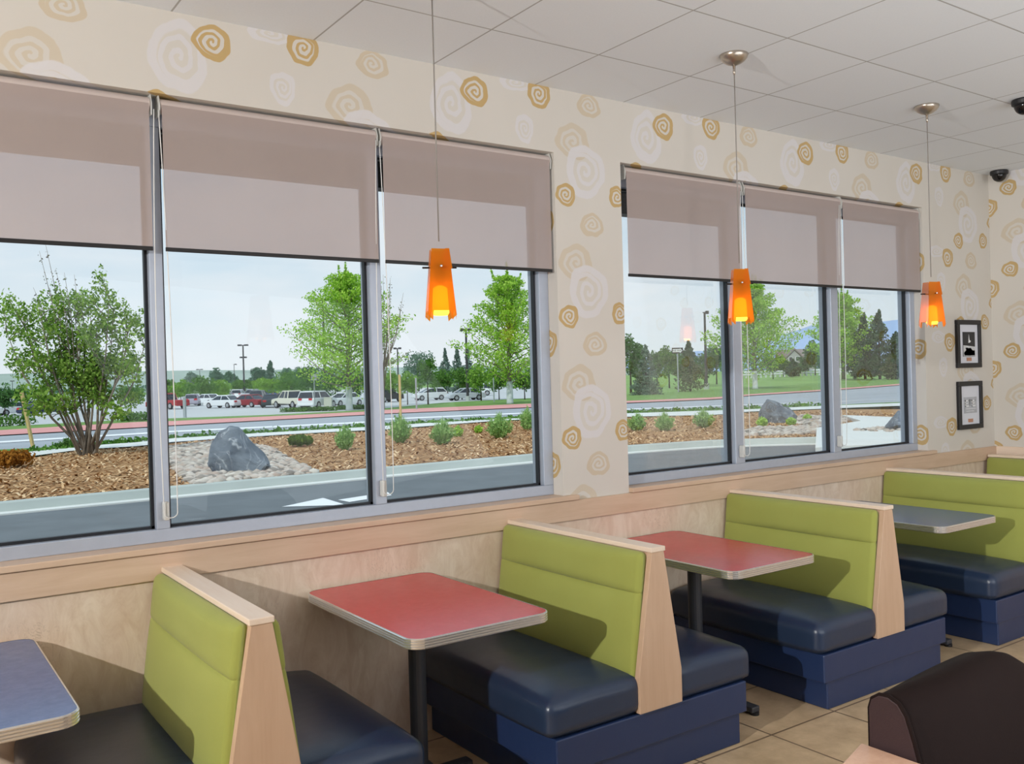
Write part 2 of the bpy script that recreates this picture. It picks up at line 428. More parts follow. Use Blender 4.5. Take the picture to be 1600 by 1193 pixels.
def island(name, cols, rough=.85):
    m, nt = new(name)
    g = nt.n('ShaderNodeNewGeometry')
    r = nt.n('ShaderNodeValToRGB', {0: g.outputs['Random Per Island']})
    el = r.color_ramp.elements
    el[0].color = cols[0]; el[1].color = cols[-1]
    for i, c in enumerate(cols[1:-1]):
        e = el.new((i+1)/(len(cols)-1)); e.color = c
    bsdf(nt, r.outputs[0], rough, 0, .2); return m
M['chips'] = island('wood_chips', [rgb(128,88,56), rgb(176,134,92), rgb(206,168,124), rgb(226,198,160)])
M['pebble'] = island('river_pebbles', [rgb(112,106,100), rgb(172,163,152), rgb(196,186,176), rgb(170,150,136), rgb(206,200,190)])
def rockmat(name, a, b, vein):
    m, nt = new(name)
    tc = nt.n('ShaderNodeTexCoord').outputs['Object']
    n1 = nt.n('ShaderNodeTexNoise', {'Vector': tc, 'Scale': 3.0, 'Detail': 9.0, 'Roughness': .65})
    n2 = nt.n('ShaderNodeTexNoise', {'Vector': tc, 'Scale': 1.7, 'Detail': 5.0, 'Distortion': 1.5})
    vf = nt.n('ShaderNodeMapRange', {'Value': nt.math('ABSOLUTE', nt.math('SUBTRACT', n2.outputs[0], .5)), 1: .012, 2: .0}).outputs[0]
    c = nt.mix(nt.n('ShaderNodeMapRange', {'Value': n1.outputs[0], 1: .35, 2: .68}).outputs[0], a, b)
    c = nt.mix(nt.math('MULTIPLY', vf, .6), c, vein)
    bp = nt.n('ShaderNodeBump', {'Height': n1.outputs[0], 'Strength': .8, 'Distance': .06})
    bsdf(nt, c, .8, 0, .3, bp.outputs[0]); return m
M['rock'] = rockmat('blue_grey_rock', rgb(72,82,95), rgb(128,138,147), rgb(200,205,208))
M['bark'] = plain('grey_bark', rgb(138,128,116), .9, 0, .1, .25, 6)
M['barkd'] = plain('dark_bark', rgb(64,56,48), .9, 0, .1, .25, 3)
M['wrap'] = plain('white_trunk_wrap', rgb(196,202,204), .8)
M['stake'] = plain('raw_timber', rgb(206,180,124), .8, 0, .2, .1, 6)
M['steel'] = plain('galvanised_steel', rgb(168,174,178), .5, .4)
M['pole'] = plain('dark_bronze_pole', rgb(56,56,58), .6)
M['beige'] = plain('beige_cabinet', rgb(196,200,186), .7)
LEAF = {
 'bright': leafmat('spring_leaves', rgb(122,176,44), rgb(196,232,104), .42),
 'shrub': leafmat('shrub_leaves', rgb(90,132,50), rgb(166,198,98)),
 'light': leafmat('light_leaves', rgb(100,146,52), rgb(150,190,86)),
 'mid': leafmat('mid_leaves', rgb(62,106,44), rgb(118,160,76)),
 'dark': leafmat('dark_leaves', rgb(60,100,54), rgb(104,144,84), .25),
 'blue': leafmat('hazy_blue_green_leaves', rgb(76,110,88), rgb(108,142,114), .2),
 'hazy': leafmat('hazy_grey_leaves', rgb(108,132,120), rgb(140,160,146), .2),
 'spruce': leafmat('blue_spruce_needles', rgb(72,100,80), rgb(128,152,130), .15),
 'pine': leafmat('pine_needles', rgb(70,86,58), rgb(116,130,90), .15),
 'dpine': leafmat('dark_pine_needles', rgb(48,78,54), rgb(88,118,84), .15),
 'orange': leafmat('rusty_needles', rgb(130,84,34), rgb(186,128,56), .2),
 'juniper': leafmat('juniper_needles', rgb(64,92,40), rgb(116,140,62), .2),
 'lav': leafmat('soft_green_stems', rgb(122,168,88), rgb(186,218,140), .38),
 'lime': leafmat('lime_tufts', rgb(142,190,62), rgb(200,232,110), .4),
 'bare': leafmat('opening_buds', rgb(110,100,96), rgb(150,160,120), .3),
 'hedge': leafmat('hedge_leaves', rgb(66,104,48), rgb(112,150,76), .25),
}

# ================================================================== ROOM SHELL
ZC = 3.15          # ceiling
ZH = 2.814         # window head
ZS = 1.0           # sill level
W1a, W1b = -7.50, -4.383
W2a, W2b = -3.921, -0.957
XL, YB = -13.5, -9.5
WT = .20
mb = MB()
for (a, b, z0, z1) in [(XL, W1a, 0, ZC), (W1b, W2a, 0, ZC), (W2b, 0, 0, ZC), (W1a, W1b, 0, ZS), (W2a, W2b, 0, ZS), (W1a, W1b, ZH, ZC), (W2a, W2b, ZH, ZC)]:
    mb.box(a, b, 0, WT, z0, z1)
struct(mb.build('wall_front', M['paper']))
struct(MB().box(0, .2, YB, WT, 0, ZC).build('wall_right', M['paper_end']))
M['plainwall'] = plain('darkened_wall', rgb(74,66,60), .8)  # unseen walls, coloured dark to cut light bouncing back into the room
struct(MB().box(XL-.2, XL, YB, WT, 0, ZC).build('wall_left', M['plainwall']))
struct(MB().box(XL-.2, .2, YB-.2, YB, 0, ZC).build('wall_back', M['plainwall']))
struct(MB().box(XL-.2, .2, YB-.2, 0.0, -.1, 0).build('floor', M['floor']))
struct(MB().box(XL-.2, .2, YB-.2, WT, ZC, ZC+.25).build('ceiling', M['ceiling']))
# wainscot and wood band
struct(MB().box(XL, 0, -.008, 0, 0, .895).build('trim_1', M['wains']))
struct(MB().box(-.008, 0, YB, -.008, 0, .895).build('trim_2', M['wains']))
struct(MB().box(XL, 0, -.022, 0, .889, .992).build('trim_3', M['wood_x'], bevel=.002))
struct(MB().box(-.022, 0, YB, -.022, .889, .992).build('trim_4', M['wood_y'], bevel=.002))
# window boards
struct(MB().box(W1a-.08, W1b+.085, -.034, .085, .994, 1.020).build('trim_5', M['wood_x'], bevel=.004))
struct(MB().box(W2a-.0, W2b+.07, -.034, .085, .994, 1.020).build('trim_6', M['wood_x'], bevel=.004))

# ================================================================== WINDOWS
YF, YG, YO = .078, .134, .178          # frame front, glass plane, outer face
ZT = 2.70
def window(name, x0, x1, mulls, wl, wr):
    t = bpy.data.objects.new(name, None); COL.objects.link(t); t['kind'] = 'structure'; t.location = (0,0,0)
    zb0, zb1 = 1.020, 1.072
    f = MB()
    f.box(x0, x1, YF, YO, zb0, zb1); f.box(x0, x1, YF, YO, ZT, ZH)
    f.box(x0, x0+wl, YF, YO, zb1, ZT); f.box(x1-wr, x1, YF, YO, zb1, ZT)
    fr = f.build('window_frame', M['alu'], t, bevel=.003)
    edges = [x0+wl]
    for a, b in mulls:
        MB().box(a, b, YF, YO, zb1, ZT).build('mullion', M['alu'], t, bevel=.003)
        edges += [a, b]
    edges.append(x1-wr)
    for i in range(0, len(edges), 2):
        a, b = edges[i], edges[i+1]
        g = MB()
        for (p, q, r, s) in [(a, b, zb1, zb1+.012), (a, b, ZT-.012, ZT), (a, a+.012, zb1, ZT), (b-.012, b, zb1, ZT)]:
            g.box(p, q, YG-.022, YG+.002, r, s)
        pane = MB().box(a+.004, b-.004, YG, YG+.004, zb1+.004, ZT-.004).build('pane', M['glass'], t)
        g.build('gasket', M['gasket'], pane)
    return t
window('window_1', W1a, W1b, [(-6.401,-6.348), (-5.423,-5.366)], .06, .062)
window('window_2', W2a, W2b, [(-2.955,-2.87), (-1.965,-1.885)], .06, .06)

# ================================================================== ROLLER SHADES
def shade(px0, px1, label, px0x=None, brk=True, zbot=None):
    Y = .045
    x0 = px0x if px0x is not None else ony(px0, 300, Y).x
    x1 = min(ony(px1, 300, Y).x, W1b-.014 if px1 < 900 else W2b-.014)
    cx = (x0+x1)/2
    t = thing('roller_shade', label, 'blind', (cx, Y, 2.80), group='roller shades over the windows')
    h = (x1-x0)/2
    R = .030; zr = -.026
    MB().lathe([(R*.6, -h), (R, -h+.001), (R, h-.001), (R*.6, h)], (0,0,zr), 20, 'x').build('roller', M['shade_solid'], t, smooth=False)
    zb = -.595
    MB().add([(-h+.006,-R,zb),(h-.006,-R,zb),(h-.006,-R,zr),(-h+.006,-R,zr)], [(0,1,2,3)]).build('fabric', M['shade'], t)
    MB().box(-h+.006, h-.006, -R-.003, -R+.006, zb-.016, zb+.0).build('hem_bar', M['hem'], t, bevel=.001)
    for sx in (h+.001, -h-.005):
        MB().prism([(-.03,zr-.045),(.03,zr-.045),(.035,zr),(.03,.012),(-.02,.012),(-.035,zr)], 'x', sx, sx+.004).build('bracket', M['bracket'], t)
    return t, h
M['shade_solid'] = plain('roller_fabric', rgb(196,182,176), .8)
SH = []
SH.append(shade(0, 236, 'roller shade at the left edge, bottom hem over the shrub outside', px0x=-7.46))
SH.append(shade(251, 586, 'widest middle roller shade of the near window, above the grey boulder outside'))
SH.append(shade(593, 858, 'roller shade of the near window hanging behind the nearest orange pendant lamp'))
SH.append(shade(972, 1152, 'roller shade right of the wallpapered pillar, first of the far window'))
SH.append(shade(1157, 1307, 'roller shade in the middle of the far window'))
SH.append(shade(1309, 1433, 'narrowest looking roller shade at the far window\'s right end, beside the far pendant'))
# bead chains: continuous loop, anchored low on the mullion
def chain(i, xw, sag=.05, zend=1.14):
    t, h = SH[i]
    x = xw - t.location.x
    z0 = -.05; z1 = zend-2.80
    p = [(x-.012, -.036, z0)]
    n = 14
    for k in range(1, n): 
        f = k/n; p.append((x-.012-.012*sin(f*pi), -.034+.02*f, z0+(z1-z0)*f))
    for k in range(0, 9):
        a = pi+pi*k/8; p.append((x+.014+.026*cos(a)*1.0, -.012, z1+.02*sin(a)))
    for k in range(1, n+1):
        f = 1-k/n; p.append((x+.04-.034*(1-f)**2, -.034+.02*f, z0+(z1-z0)*f))
    c = MB().tube(p, .0022, 6).build('bead_chain', M['chain'], t, smooth=True)
    MB().pad(x-.010, x+.012, -.004, .032, z1-.03, z1+.045, .006, 4).build('chain_holder', M['bracket'], c, smooth=True)
chain(1, -6.37); chain(2, -5.395); chain(4, -2.92); chain(5, -1.93)
chain_r = SH[5]

# exterior canopy seen only as a band through the shade cloth
cn = MB()
struct(MB().box(-9.5, ony(795,313,1.0).x, .95, 1.05, 2.755, 3.4).box(-9.5, ony(795,313,1.0).x, WT, 1.05, 3.3, 3.4).build('roof_canopy', M['black']))
struct(MB().box(-4.6, ony(1128,352,1.0).x, .95, 1.05, 2.755, 3.4).box(-4.6, ony(1128,352,1.0).x, WT, 1.05, 3.3, 3.4).build('roof_canopy', M['black']))

# ================================================================== BOOTHS
def make_booth(label, group, sides=(-1, 1)):
    t = thing('booth', label, 'booth', (0, 0, 0), group=group)
    D = -1.025
    one = len(sides) == 1
    xs = [s for s in (-1, 1) if s in sides]
    bl = -.533 if -1 in sides else -.02
    br = .533 if 1 in sides else .09
    b = MB()
    b.box(bl, br, D, -.012, .135, .272)
    b.box(bl+.035, br-.035 if 1 in sides else br, D+.012, -.012, 0, .135)
    b.build('base', M['navy'], t, bevel=.006)
    for s in xs:
        x0, x1 = (.09, .571) if s > 0 else (-.571, -.09)
        def xf(p, s=s):
            fx = abs(p.x)
            z = p.z
            if z > .3: z -= .012*smooth01((fx-.40)/.17)       # rolled front edge
            return (p.x, p.y, z)
        MB().pad(x0, x1, D-.006, -.014, .274, .430, .045, 9, (.006, .006, .026), xf).build('seat_cushion', M['navy_seat'], t, smooth=True)
    # wooden core, end panel and cap
    MB().prism([(-.03,.915),(.03,.915),(.085,.40),(.085,.278),(-.085,.278),(-.085,.40)], 'y', -.014, D).build('back_board', M['wood_v'], t)
    MB().prism([(-.034,.918),(.034,.918),(.119,.42),(.119,.278),(-.119,.278),(-.119,.42)], 'y', D-.016, D+.012).build('end_panel', M['wood_v'], t, bevel=.002)
    MB().box(-.040, .040, D-.020, -.012, .918, .938).build('cap_rail', M['wood_y'], t, bevel=.003)
    for s in xs:
        def xl(z): return .032+(.915-z)/(.915-.42)*.062
        def xf(p, s=s):
            return (s*(xl(p.z)+p.x), p.y, p.z)
        m1 = MB().pad(-.01, .036, D+.014, -.014, .742, .917, .026, 9, (.026, 0, 0), xf)
        m2 = MB().pad(-.01, .036, D+.014, -.014, .400, .764, .026, 9, (.028, 0, 0), xf)
        if s < 0:
            m1.f = [f[::-1] for f in m1.f]; m2.f = [f[::-1] for f in m2.f]
        m1.build('upper_back_cushion', M['green'], t, smooth=True)
        m2.build('lower_back_cushion', M['green'], t, smooth=True)
    return t
BG = 'double sided booths along the window wall'
BX = [-6.3724, -4.7143, -3.0938, -1.4852]
BL = ['nearest green backed booth, seen end on between the blue table and the first red table',
      'green and navy booth between the two red tables',
      'green and navy booth between the second red table and the far blue table',
      'green booth behind the far blue table, running off the right edge']
booth0 = make_booth(BL[0], BG)
booth0.location = (BX[0], 0, 0)
for i in (1, 2, 3): dup(booth0, (BX[i], 0, 0), 0, BL[i])
eb = make_booth('last green booth back against the end wall, only its top showing', None, sides=(-1,)); eb.location = (-.135, -.02, 0)

# ================================================================== TABLES
def rrect(x0, x1, y0, y1, r, n=8):
    p = []
    for cx, cy, a0 in ((x1-r, y1-r, 0), (x0+r, y1-r, pi/2), (x0+r, y0+r, pi), (x1-r, y0+r, 1.5*pi)):
        for k in range(n+1):
            a = a0+pi/2*k/n; p.append((cx+r*cos(a), cy+r*sin(a)))
    return p
def make_table(label, mat, group):
    t = thing('booth_table', label, 'table', (0, 0, 0), group=group)
    hw, y0, y1 = .305, -.99, -.03
    MB().prism(rrect(-hw+.004, hw-.004, y0+.004, y1-.004, .056), 'z', .716, .7505).build('table_top', mat, t)
    # ribbed metal edge
    prof = [(0.0, .7512), (.003, .7512)]
    nb = 4; hh = .037
    for k in range(nb):
        z1 = .750-hh*k/nb; z0 = .750-hh*(k+1)/nb
        prof += [(.003, z1), (.0065, z1-.0022), (.0065, z0+.0030), (.002, z0+.0006)]
    prof += [(0.0, .712)]
    m = MB(); rings = []
    base = [rrect(-hw+.004-o, hw-.004+o, y0+.004-o, y1-.004+o, .056+o) for o, _ in prof]
    n = len(base[0]); vs = []
    for (o, z), pts in zip(prof, base): vs += [(p[0], p[1], z) for p in pts]
    fs = [(i*n+k, (i+1)*n+k, (i+1)*n+(k+1) % n, i*n+(k+1) % n) for i in range(len(prof)-1) for k in range(n)]
    m.add(vs, fs).build('edge_band', M['rib'], t)
    yc = -.46
    MB().lathe([(.035,.03),(.036,.60),(.036,.66),(.055,.70),(.10,.708),(.10,.716)], (0,yc,0), 20).build('column', M['dkcol'], t, smooth=False)
    f = MB()
    f.prism([(-.028,yc-.38),(.028,yc-.38),(.036,yc),(.028,yc+.38),(-.028,yc+.38),(-.036,yc)], 'z', .012, .04)
    f.prism([(-.24,yc-.028),(.24,yc-.028),(.24,yc+.028),(-.24,yc+.028)], 'z', .012, .036)
    f.lathe([(.07,.03),(.06,.06),(.04,.08)], (0,yc,0), 16)
    ft = f.build('foot', M['dkcol'], t, bevel=.006)
    for px, py in ((0,yc-.37),(0,yc+.37),(-.23,yc),(.23,yc)):
        MB().lathe([(.022,0),(.022,.014)], (px,py,0), 12).build('glide', M['black'], ft)
    return t
t1 = make_table('nearest red table with ribbed metal edge, in front of the near window', M['red'], None); t1.location = (-5.525, 0, 0)
t2 = dup(t1, (-3.905, 0, 0), 0, 'second red table, partly behind the middle booth\'s wooden end panel')
b1 = make_table('blue table cut off by the left edge of the photo', M['blue'], None); b1.location = (-7.175, 0, 0)
b2 = dup(b1, (-2.20, 0, 0), 0, 'far blue table between the two rearmost booths')

# ================================================================== PENDANT LAMPS
def make_pendant(label):
    t = thing('pendant_lamp', label, 'lamp', (0,0,ZC), group='orange pendant lamps')
    MB().lathe([(.066,0),(.068,-.004),(.064,-.016),(.052,-.030),(.034,-.042),(.014,-.050),(.006,-.054)], (0,0,0), 28).build('canopy', M['nickel'], t, smooth=True)
    MB().lathe([(.007,-.048),(.006,-.075),(.007,-.080),(.004,-.095)], (0,0,0), 12).build('strain_relief', M['nickel'], t, smooth=True)
    zt, zb = -1.020, -1.285
    MB().tube([(0,0,-.05),(0,0,zt+.03)], .0026, 8).build('cord', M['cord'], t, smooth=True)
    # folded glass shade: four tapering panels with cut-out lower edges
    s = MB(); th = .0035
    a, b = .033, .053
    for k in range(4):
        R = Matrix.Rotation(k*pi/2, 3, 'Z')
        ov = .006
        out = [(-a+.001, zt), (a-.001, zt-.002), (b, zb+.018), (b-.018, zb), (b-.022, zb+.035), (-b+.022, zb+.035), (-b+.018, zb), (-b, zb+.018)]
        vs = []
        for off in (0,):
            for x, z in out:
                f = (zt-z)/(zt-zb); d = a+(b-a)*f
                vs.append(R @ Vector((x, -d+off, z)))
        n = len(out)
        s.add(vs, [tuple(range(n))])
    # the overlapping fold on one corner
    s.add([(a*.55,-a-.002,zt),(a+.001,-a-.001,zt),(a+.010,-a-.008,zt-.075),(a*.15,-a-.010,zt-.085)], [(0,1,2,3)])
    sh = s.build('lamp_shade', M['oglass'], t)
    p = MB()
    zp = zt-.068
    p.tube([(-.064,0,zp),(.064,0,zp)], .0035, 8); p.tube([(0,-.058,zp),(0,.058,zp)], .0028, 8)
    p.build('crossbar', M['pin'], sh)
    MB().lathe([(.002,-.062),(.005,-.060),(.005,-.052)], (0,0,zp), 10, 'y').build('screw', M['chrome'], sh, smooth=True)
    MB().lathe([(.018,zt-.05),(.018,zt-.13)], (0,0,0), 14).build('socket', M['pin'], t)
    MB().lathe([(.012,zt-.135),(.027,zt-.145),(.032,zt-.235),(.026,zt-.245)], (0,0,0), 18).build('bulb', M['bulb'], t, smooth=True)
    return t
PY = -.83
lamp = make_pendant('nearest orange glass pendant lamp, over the first red table'); lamp.location = (-5.585, PY, ZC); lamp.rotation_euler = (0,0,radians(-24))
dup(lamp, (-3.93, PY, ZC), radians(-38), 'orange glass pendant lamp over the second red table, middle of three')
dup(lamp, (-2.285, PY, ZC), radians(-30), 'farthest orange glass pendant lamp, beside the framed pictures')

# ================================================================== CAMERAS ON THE CEILING
def dome(loc, label):
    t = thing('dome_camera', label, 'security camera', loc)
    MB().lathe([(.062,0),(.066,-.008),(.064,-.028),(.054,-.034)], (0,0,0), 28).build('housing', M['black'], t, smooth=False)
    pr = [(.053*cos(a*pi/18), -.030-.056*sin(a*pi/18)) for a in range(0, 9)]+[(.001,-.086)]
    MB().lathe(pr, (0,0,0), 28).build('dome', M['blackg'], t, smooth=True)
    return t
dome((-1.90, -1.19, ZC), 'black dome security camera on the ceiling, cut by the right edge')
dome((-.085, -.13, ZC), 'small black dome security camera high in the far corner')

# ================================================================== FRAMED PICTURES
M['mat'] = plain('white_mat_board', rgb(216,218,226), .7)
M['photo_d'] = plain('photo_black', rgb(38,38,40), .5)
M['photo_l'] = plain('photo_grey', rgb(196,198,200), .6, 0, .3, .35, 14)
M['photo_m'] = plain('photo_midgrey', rgb(132,134,138), .6, 0, .3, .4, 22)
M['photo_w'] = plain('photo_white', rgb(232,232,234), .6)
M['sketch'] = plain('sketch_grey', rgb(178,180,186), .6, 0, .3, .12, 18)
M['copper'] = plain('copper_plaque', rgb(190,140,112), .4, .3)
def frame(zc, label, kind):
    W, H = .345, .368
    t = thing('picture_frame', label, 'picture', (-.379, -.001, zc))
    f = MB(); w = .036
    for (a, b, c, d) in [(-W/2, W/2, H/2-w, H/2), (-W/2, W/2, -H/2, -H/2+w), (-W/2, -W/2+w, -H/2+w, H/2-w), (W/2-w, W/2, -H/2+w, H/2-w)]:
        f.box(a, b, -.024, 0, c, d)
    f.build('frame', M['black'], t, bevel=.003)
    MB().box(-W/2+w, W/2-w, -.010, -.001, -H/2+w, H/2-w).build('mat_board', M['mat'], t)
    MB().box(-.030, .036, -.014, -.010, -.132, -.106).build('plaque', M['copper'], t)
    p = MB(); y = -.0125
    if kind == 0:
        p.box(-.082, .092, y, -.010, -.098, .092, 0)
        q = lambda pts, mi: p.prism(pts, 'y', y-.0012, y-.0002, mi)
        q([(-.080,-.010),(.090,-.022),(.090,-.096),(-.080,-.096)], 1)
        q([(-.004,.008),(.004,.074),(.012,.030),(.030,.022),(.020,.010)], 3)
        q([(-.02,-.035),(.03,-.03),(.05,-.05),(.085,-.05),(.085,-.09),(-.06,-.09),(-.075,-.07)], 2)
        q([(-.05,-.03),(-.01,-.028),(-.015,-.045),(-.04,-.048)], 3)
        p.build('picture', [M['photo_d'], M['photo_l'], M['photo_m'], M['photo_w']], t)
    else:
        p.box(-.088, .098, y, -.010, -.062, .062, 0)
        q = lambda x0, x1, z0, z1, mi: p.box(x0, x1, y-.0012, y-.0002, z0, z1, mi)
        for x0 in (-.075, .020):
            q(x0, x0+.055, .028, .040, 1); q(x0, x0+.055, .008, .018, 1); q(x0, x0+.055, -.012, -.002, 1)
            q(x0, x0+.012, -.012, .040, 1); q(x0+.046, x0+.055, .010, .040, 1)
        q(-.012, .004, -.006, .046, 2); q(-.06, .08, -.030, -.026, 1); q(-.06, .05, -.048, -.045, 1)
        p.build('picture', [M['sketch'], M['photo_w'], M['photo_m']], t)
    return t
frame(1.806, 'upper black framed picture on the wall, dark black and white photo', 0)
frame(1.333, 'lower black framed picture on the wall, pale grey print', 1)

# ================================================================== FOREGROUND SOFA AND TABLE
def sofa():
    t = thing('lounge_seat', 'dark brown upholstered seat with arched back at the lower right', 'sofa', (0,0,0))
    X0, X1 = -5.395, -4.70
    # end profile in (y, z): upright rear, rounded crown, sloping front
    prof = [(-2.455,.0),(-2.455,.30),(-2.455,.60),(-2.455,.835),(-2.462,.858),(-2.482,.872),(-2.505,.874),(-2.53,.864),(-2.548,.840),(-2.566,.785),(-2.60,.66),(-2.64,.50),(-2.66,.40),(-2.66,.2),(-2.66,.0)]
    def rise(f):
        q = max(0, (f-.58)/.42)
        return .028*sin(min(1, f/.62)*pi/2) - .34*(1-sqrt(max(0, 1-q*q)))
    n = 40; m = MB(); vs = []; fs = []; k = len(prof)
    for i in range(n+1):
        f = i/n; x = X0+.012+(X1-X0-.012)*f; r = rise(f)
        for y, z in prof:
            zz = z if z < .31 else z+r*(z-.30)/.56
            yy = y if y > -2.47 else y-.03*smooth01(f*3)
            vs.append((x, yy, zz))
    for i in range(n):
        for j in range(k-1): fs.append((i*k+j, (i+1)*k+j, (i+1)*k+j+1, i*k+j+1))
    fs.append(tuple(range(k))); fs.append(tuple(range(n*k, (n+1)*k))[::-1])
    m.add(vs, fs).build('backrest', M['brown'], t, smooth=True)
    ep = MB().prism(prof, 'x', X0, X0+.014)
    ep.build('end_panel', M['brownp'], t, bevel=.003)
    MB().tube([(X0+.007, y, z) for y, z in prof[1:13]], .006, 8).build('piping', M['brown'], t, smooth=True)
    MB().pad(X0+.03, X1+.5, -3.20, -2.64, .16, .46, .05, 8, (0,0,.02)).build('seat_cushion', M['brown'], t, smooth=True)
    MB().box(X0+.05, X1+.45, -3.15, -2.5, 0, .17).build('base', M['black'], t)
    MB().pad(X1-.16, X1+.52, -2.72, -2.50, .20, .62, .06, 6, (0,.01,0)).build('back_section', M['brown'], t, smooth=True)
    return t
sofa()
t = thing('side_table', 'pale wood tabletop corner at the bottom right, in front of the brown seat', 'table', (0,0,0))
MB().prism([(-5.405,-2.440),(-5.402,-3.2),(-6.0,-3.2),(-6.0,-2.52),(-5.56,-2.52),(-5.535,-2.48)], 'z', .722, .75).build('table_top', M['peach'], t, bevel=.004)
MB().lathe([(.035,.03),(.035,.722)], (-5.72,-2.88,0), 18).build('column', M['dkcol'], t)
MB().lathe([(.22,0),(.22,.015),(.06,.04)], (-5.72,-2.88,0), 24).build('base', M['dkcol'], t)

# ================================================================== OUTSIDE GROUND
def interp(pts, u):
    if u <= pts[0][0]: (a, b), (c, d) = pts[0], pts[1]
    elif u >= pts[-1][0]: (a, b), (c, d) = pts[-2], pts[-1]
    else:
        for (a, b), (c, d) in zip(pts, pts[1:]):
            if a <= u <= c: break
    return b+(d-b)*(u-a)/(c-a)
US = [-900, -650, -420, -260, -120, -40] + list(range(0, 1500, 30)) + [1520, 1600, 1700]
def edge(pts):
    out = []
    for u in US:
        v = interp(pts, u)
        vh = 588.5-(u-800)*.0277
        v = max(v, vh+6)
        out.append(G(u, v))
    return out
def strip(name, near, far, mat, dz=0.0, rows=6, kind='structure'):
    m = MB(); n = len(near); vs = []
    for r in range(rows+1):
        f = r/rows
        for a, b in zip(near, far):
            x, y = a.x+(b.x-a.x)*f, a.y+(b.y-a.y)*f
            vs.append((x, y, terrain(x, y)+dz))
    fs = [(r*n+k, r*n+k+1, (r+1)*n+k+1, (r+1)*n+k) for r in range(rows) for k in range(n-1)]
    o = m.add(vs, fs).build(name, mat)
    if kind: o['kind'] = kind
    return o
E3 = edge([(0,731),(60,722),(130,712),(230,706),(260,700),(400,690),(500,684),(600,679),(720,669),(800,663),(985,658),(1130,655),(1165,650),(1290,645),(1420,640)])
E4 = edge([(0,722),(60,714),(130,706),(230,699),(260,694),(400,685),(500,679),(600,673),(720,664),(985,652),(1165,646),(1290,640),(1420,635)])
E5 = edge([(0,707),(80,703),(230,695),(260,691),(400,682),(566,668),(720,659),(830,652),(985,646),(1140,640),(1290,636),(1420,630)])
L6a = edge([(0,692),(230,678),(260,676),(570,661),(600,656),(830,646),(985,640)])
L6b = edge([(0,689.5),(230,675.5),(260,673.5),(570,658.5),(600,654),(830,644),(985,638.5)])
E7 = edge([(0,681),(230,668),(260,666),(566,649),(600,647),(830,637),(985,630),(1130,624),(1165,619),(1290,611),(1420,601),(1500,596)])
E8 = edge([(0,673),(230,659),(260,659),(566,644),(600,641),(830,631),(985,627),(1130,621),(1165,617),(1290,609),(1420,599),(1500,594)])
E9 = edge([(0,667),(230,654),(260,654),(430,648),(566,641),(600,638),(693,629),(830,622),(985,616),(1165,606),(1290,598),(1420,591)])
E10 = edge([(0,622),(400,612),(800,602),(900,600),(985,604),(1165,595),(1290,589),(1420,584)])
strip('road_verge', E4, E5, M['verge'], 0.09)
strip('sidewalk', E3, E4, M['white_conc'], .17, 2)
strip('road', E5, E7, M['road'], 0.0, 10)
strip('road_line', L6a, L6b, M['paint'], .012, 2)
strip('median_paving', E7, E8, M['redstrip'], .05, 3)
strip('grass_strip', E8, E9, M['grass'], .03, 4)
NL = len([u for u in US if u <= 930])
strip('parking_lot_ground', E9[:NL], E10[:NL], M['lot'], 0.0, 14)
# open land beyond: polar grid on the terrain, just under the paved surfaces
m = MB(); vs = []; fs = []
aa = [-.9+2.9*i/70 for i in range(71)]; dd = [3, 12, 25, 30, 36, 42, 48, 54, 60, 68, 78, 90, 105, 125, 150, 180, 220, 280, 360, 480, 650]
for d in dd:
    for a in aa:
        x, y = C0.x+d*sin(a)/max(.35, cos(a*.55)), C0.y+7+d*cos(a)
        vs.append((x, y, terrain(x, y)-.06-.0006*d))
n = len(aa)
for i in range(len(dd)-1):
    for k in range(n-1): fs.append((i*n+k, i*n+k+1, (i+1)*n+k+1, (i+1)*n+k))
struct(m.add(vs, fs).build('field', M['field']))
# near drive-through lane, kerb, planting bed
KB = [(-45,10.2),(-20,10.35),(-6,10.45),(0,10.55),(6,10.6),(8.0,10.2),(9.3,9.35),(10.4,8.5),(11.5,7.8),(13.5,7.0),(18,5.6),(30,3)]
def off(poly, d):
    out = []
    for i, (x, y) in enumerate(poly):
        a = Vector(poly[max(i-1, 0)]); b = Vector(poly[min(i+1, len(poly)-1)]); t = (b-a).normalized()
        out.append((x-t.y*d, y+t.x*d))
    return out
def ribbon(name, A, B, za, zb, mat, rows=1):
    m = MB(); n = len(A); vs = []
    for r in range(rows+1):
        f = r/rows
        vs += [(a[0]+(b[0]-a[0])*f, a[1]+(b[1]-a[1])*f, za+(zb-za)*f) for a, b in zip(A, B)]
    m.add(vs, [(r*n+k, r*n+k+1, (r+1)*n+k+1, (r+1)*n+k) for r in range(rows) for k in range(n-1)])
    return struct(m.build(name, mat))
ribbon('asphalt_lane', [(x, .25) for x, y in KB], KB, -.05, -.05, M['asphalt'], 4)
def fine(poly, n=10):
    out = []
    for (a, b), (c, d) in zip(poly, poly[1:]):
        for i in range(n): out.append((a+(c-a)*i/n, b+(d-b)*i/n))
    return out+[poly[-1]]
KBf = fine(KB, 6)
kb = MB()
prof = [(0,-.052),(0,-.028),(.26,-.030),(.285,.085),(.30,.10),(.44,.10),(.46,.085),(.46,-.05)]
lines = [off(KBf, d) for d, z in prof]; n = len(KBf); vs = []
for (d, z), l in zip(prof, lines): vs += [(x, y, z) for x, y in l]
mi = []
for i in range(len(prof)-1):
    for k in range(n-1):
        kb.f.append((i*n+k, i*n+k+1, (i+1)*n+k+1, (i+1)*n+k)); kb.m.append(0 if i > 1 else 1)
kb.v = vs
struct(kb.build('curb', [M['concrete'], M['white_conc']]))
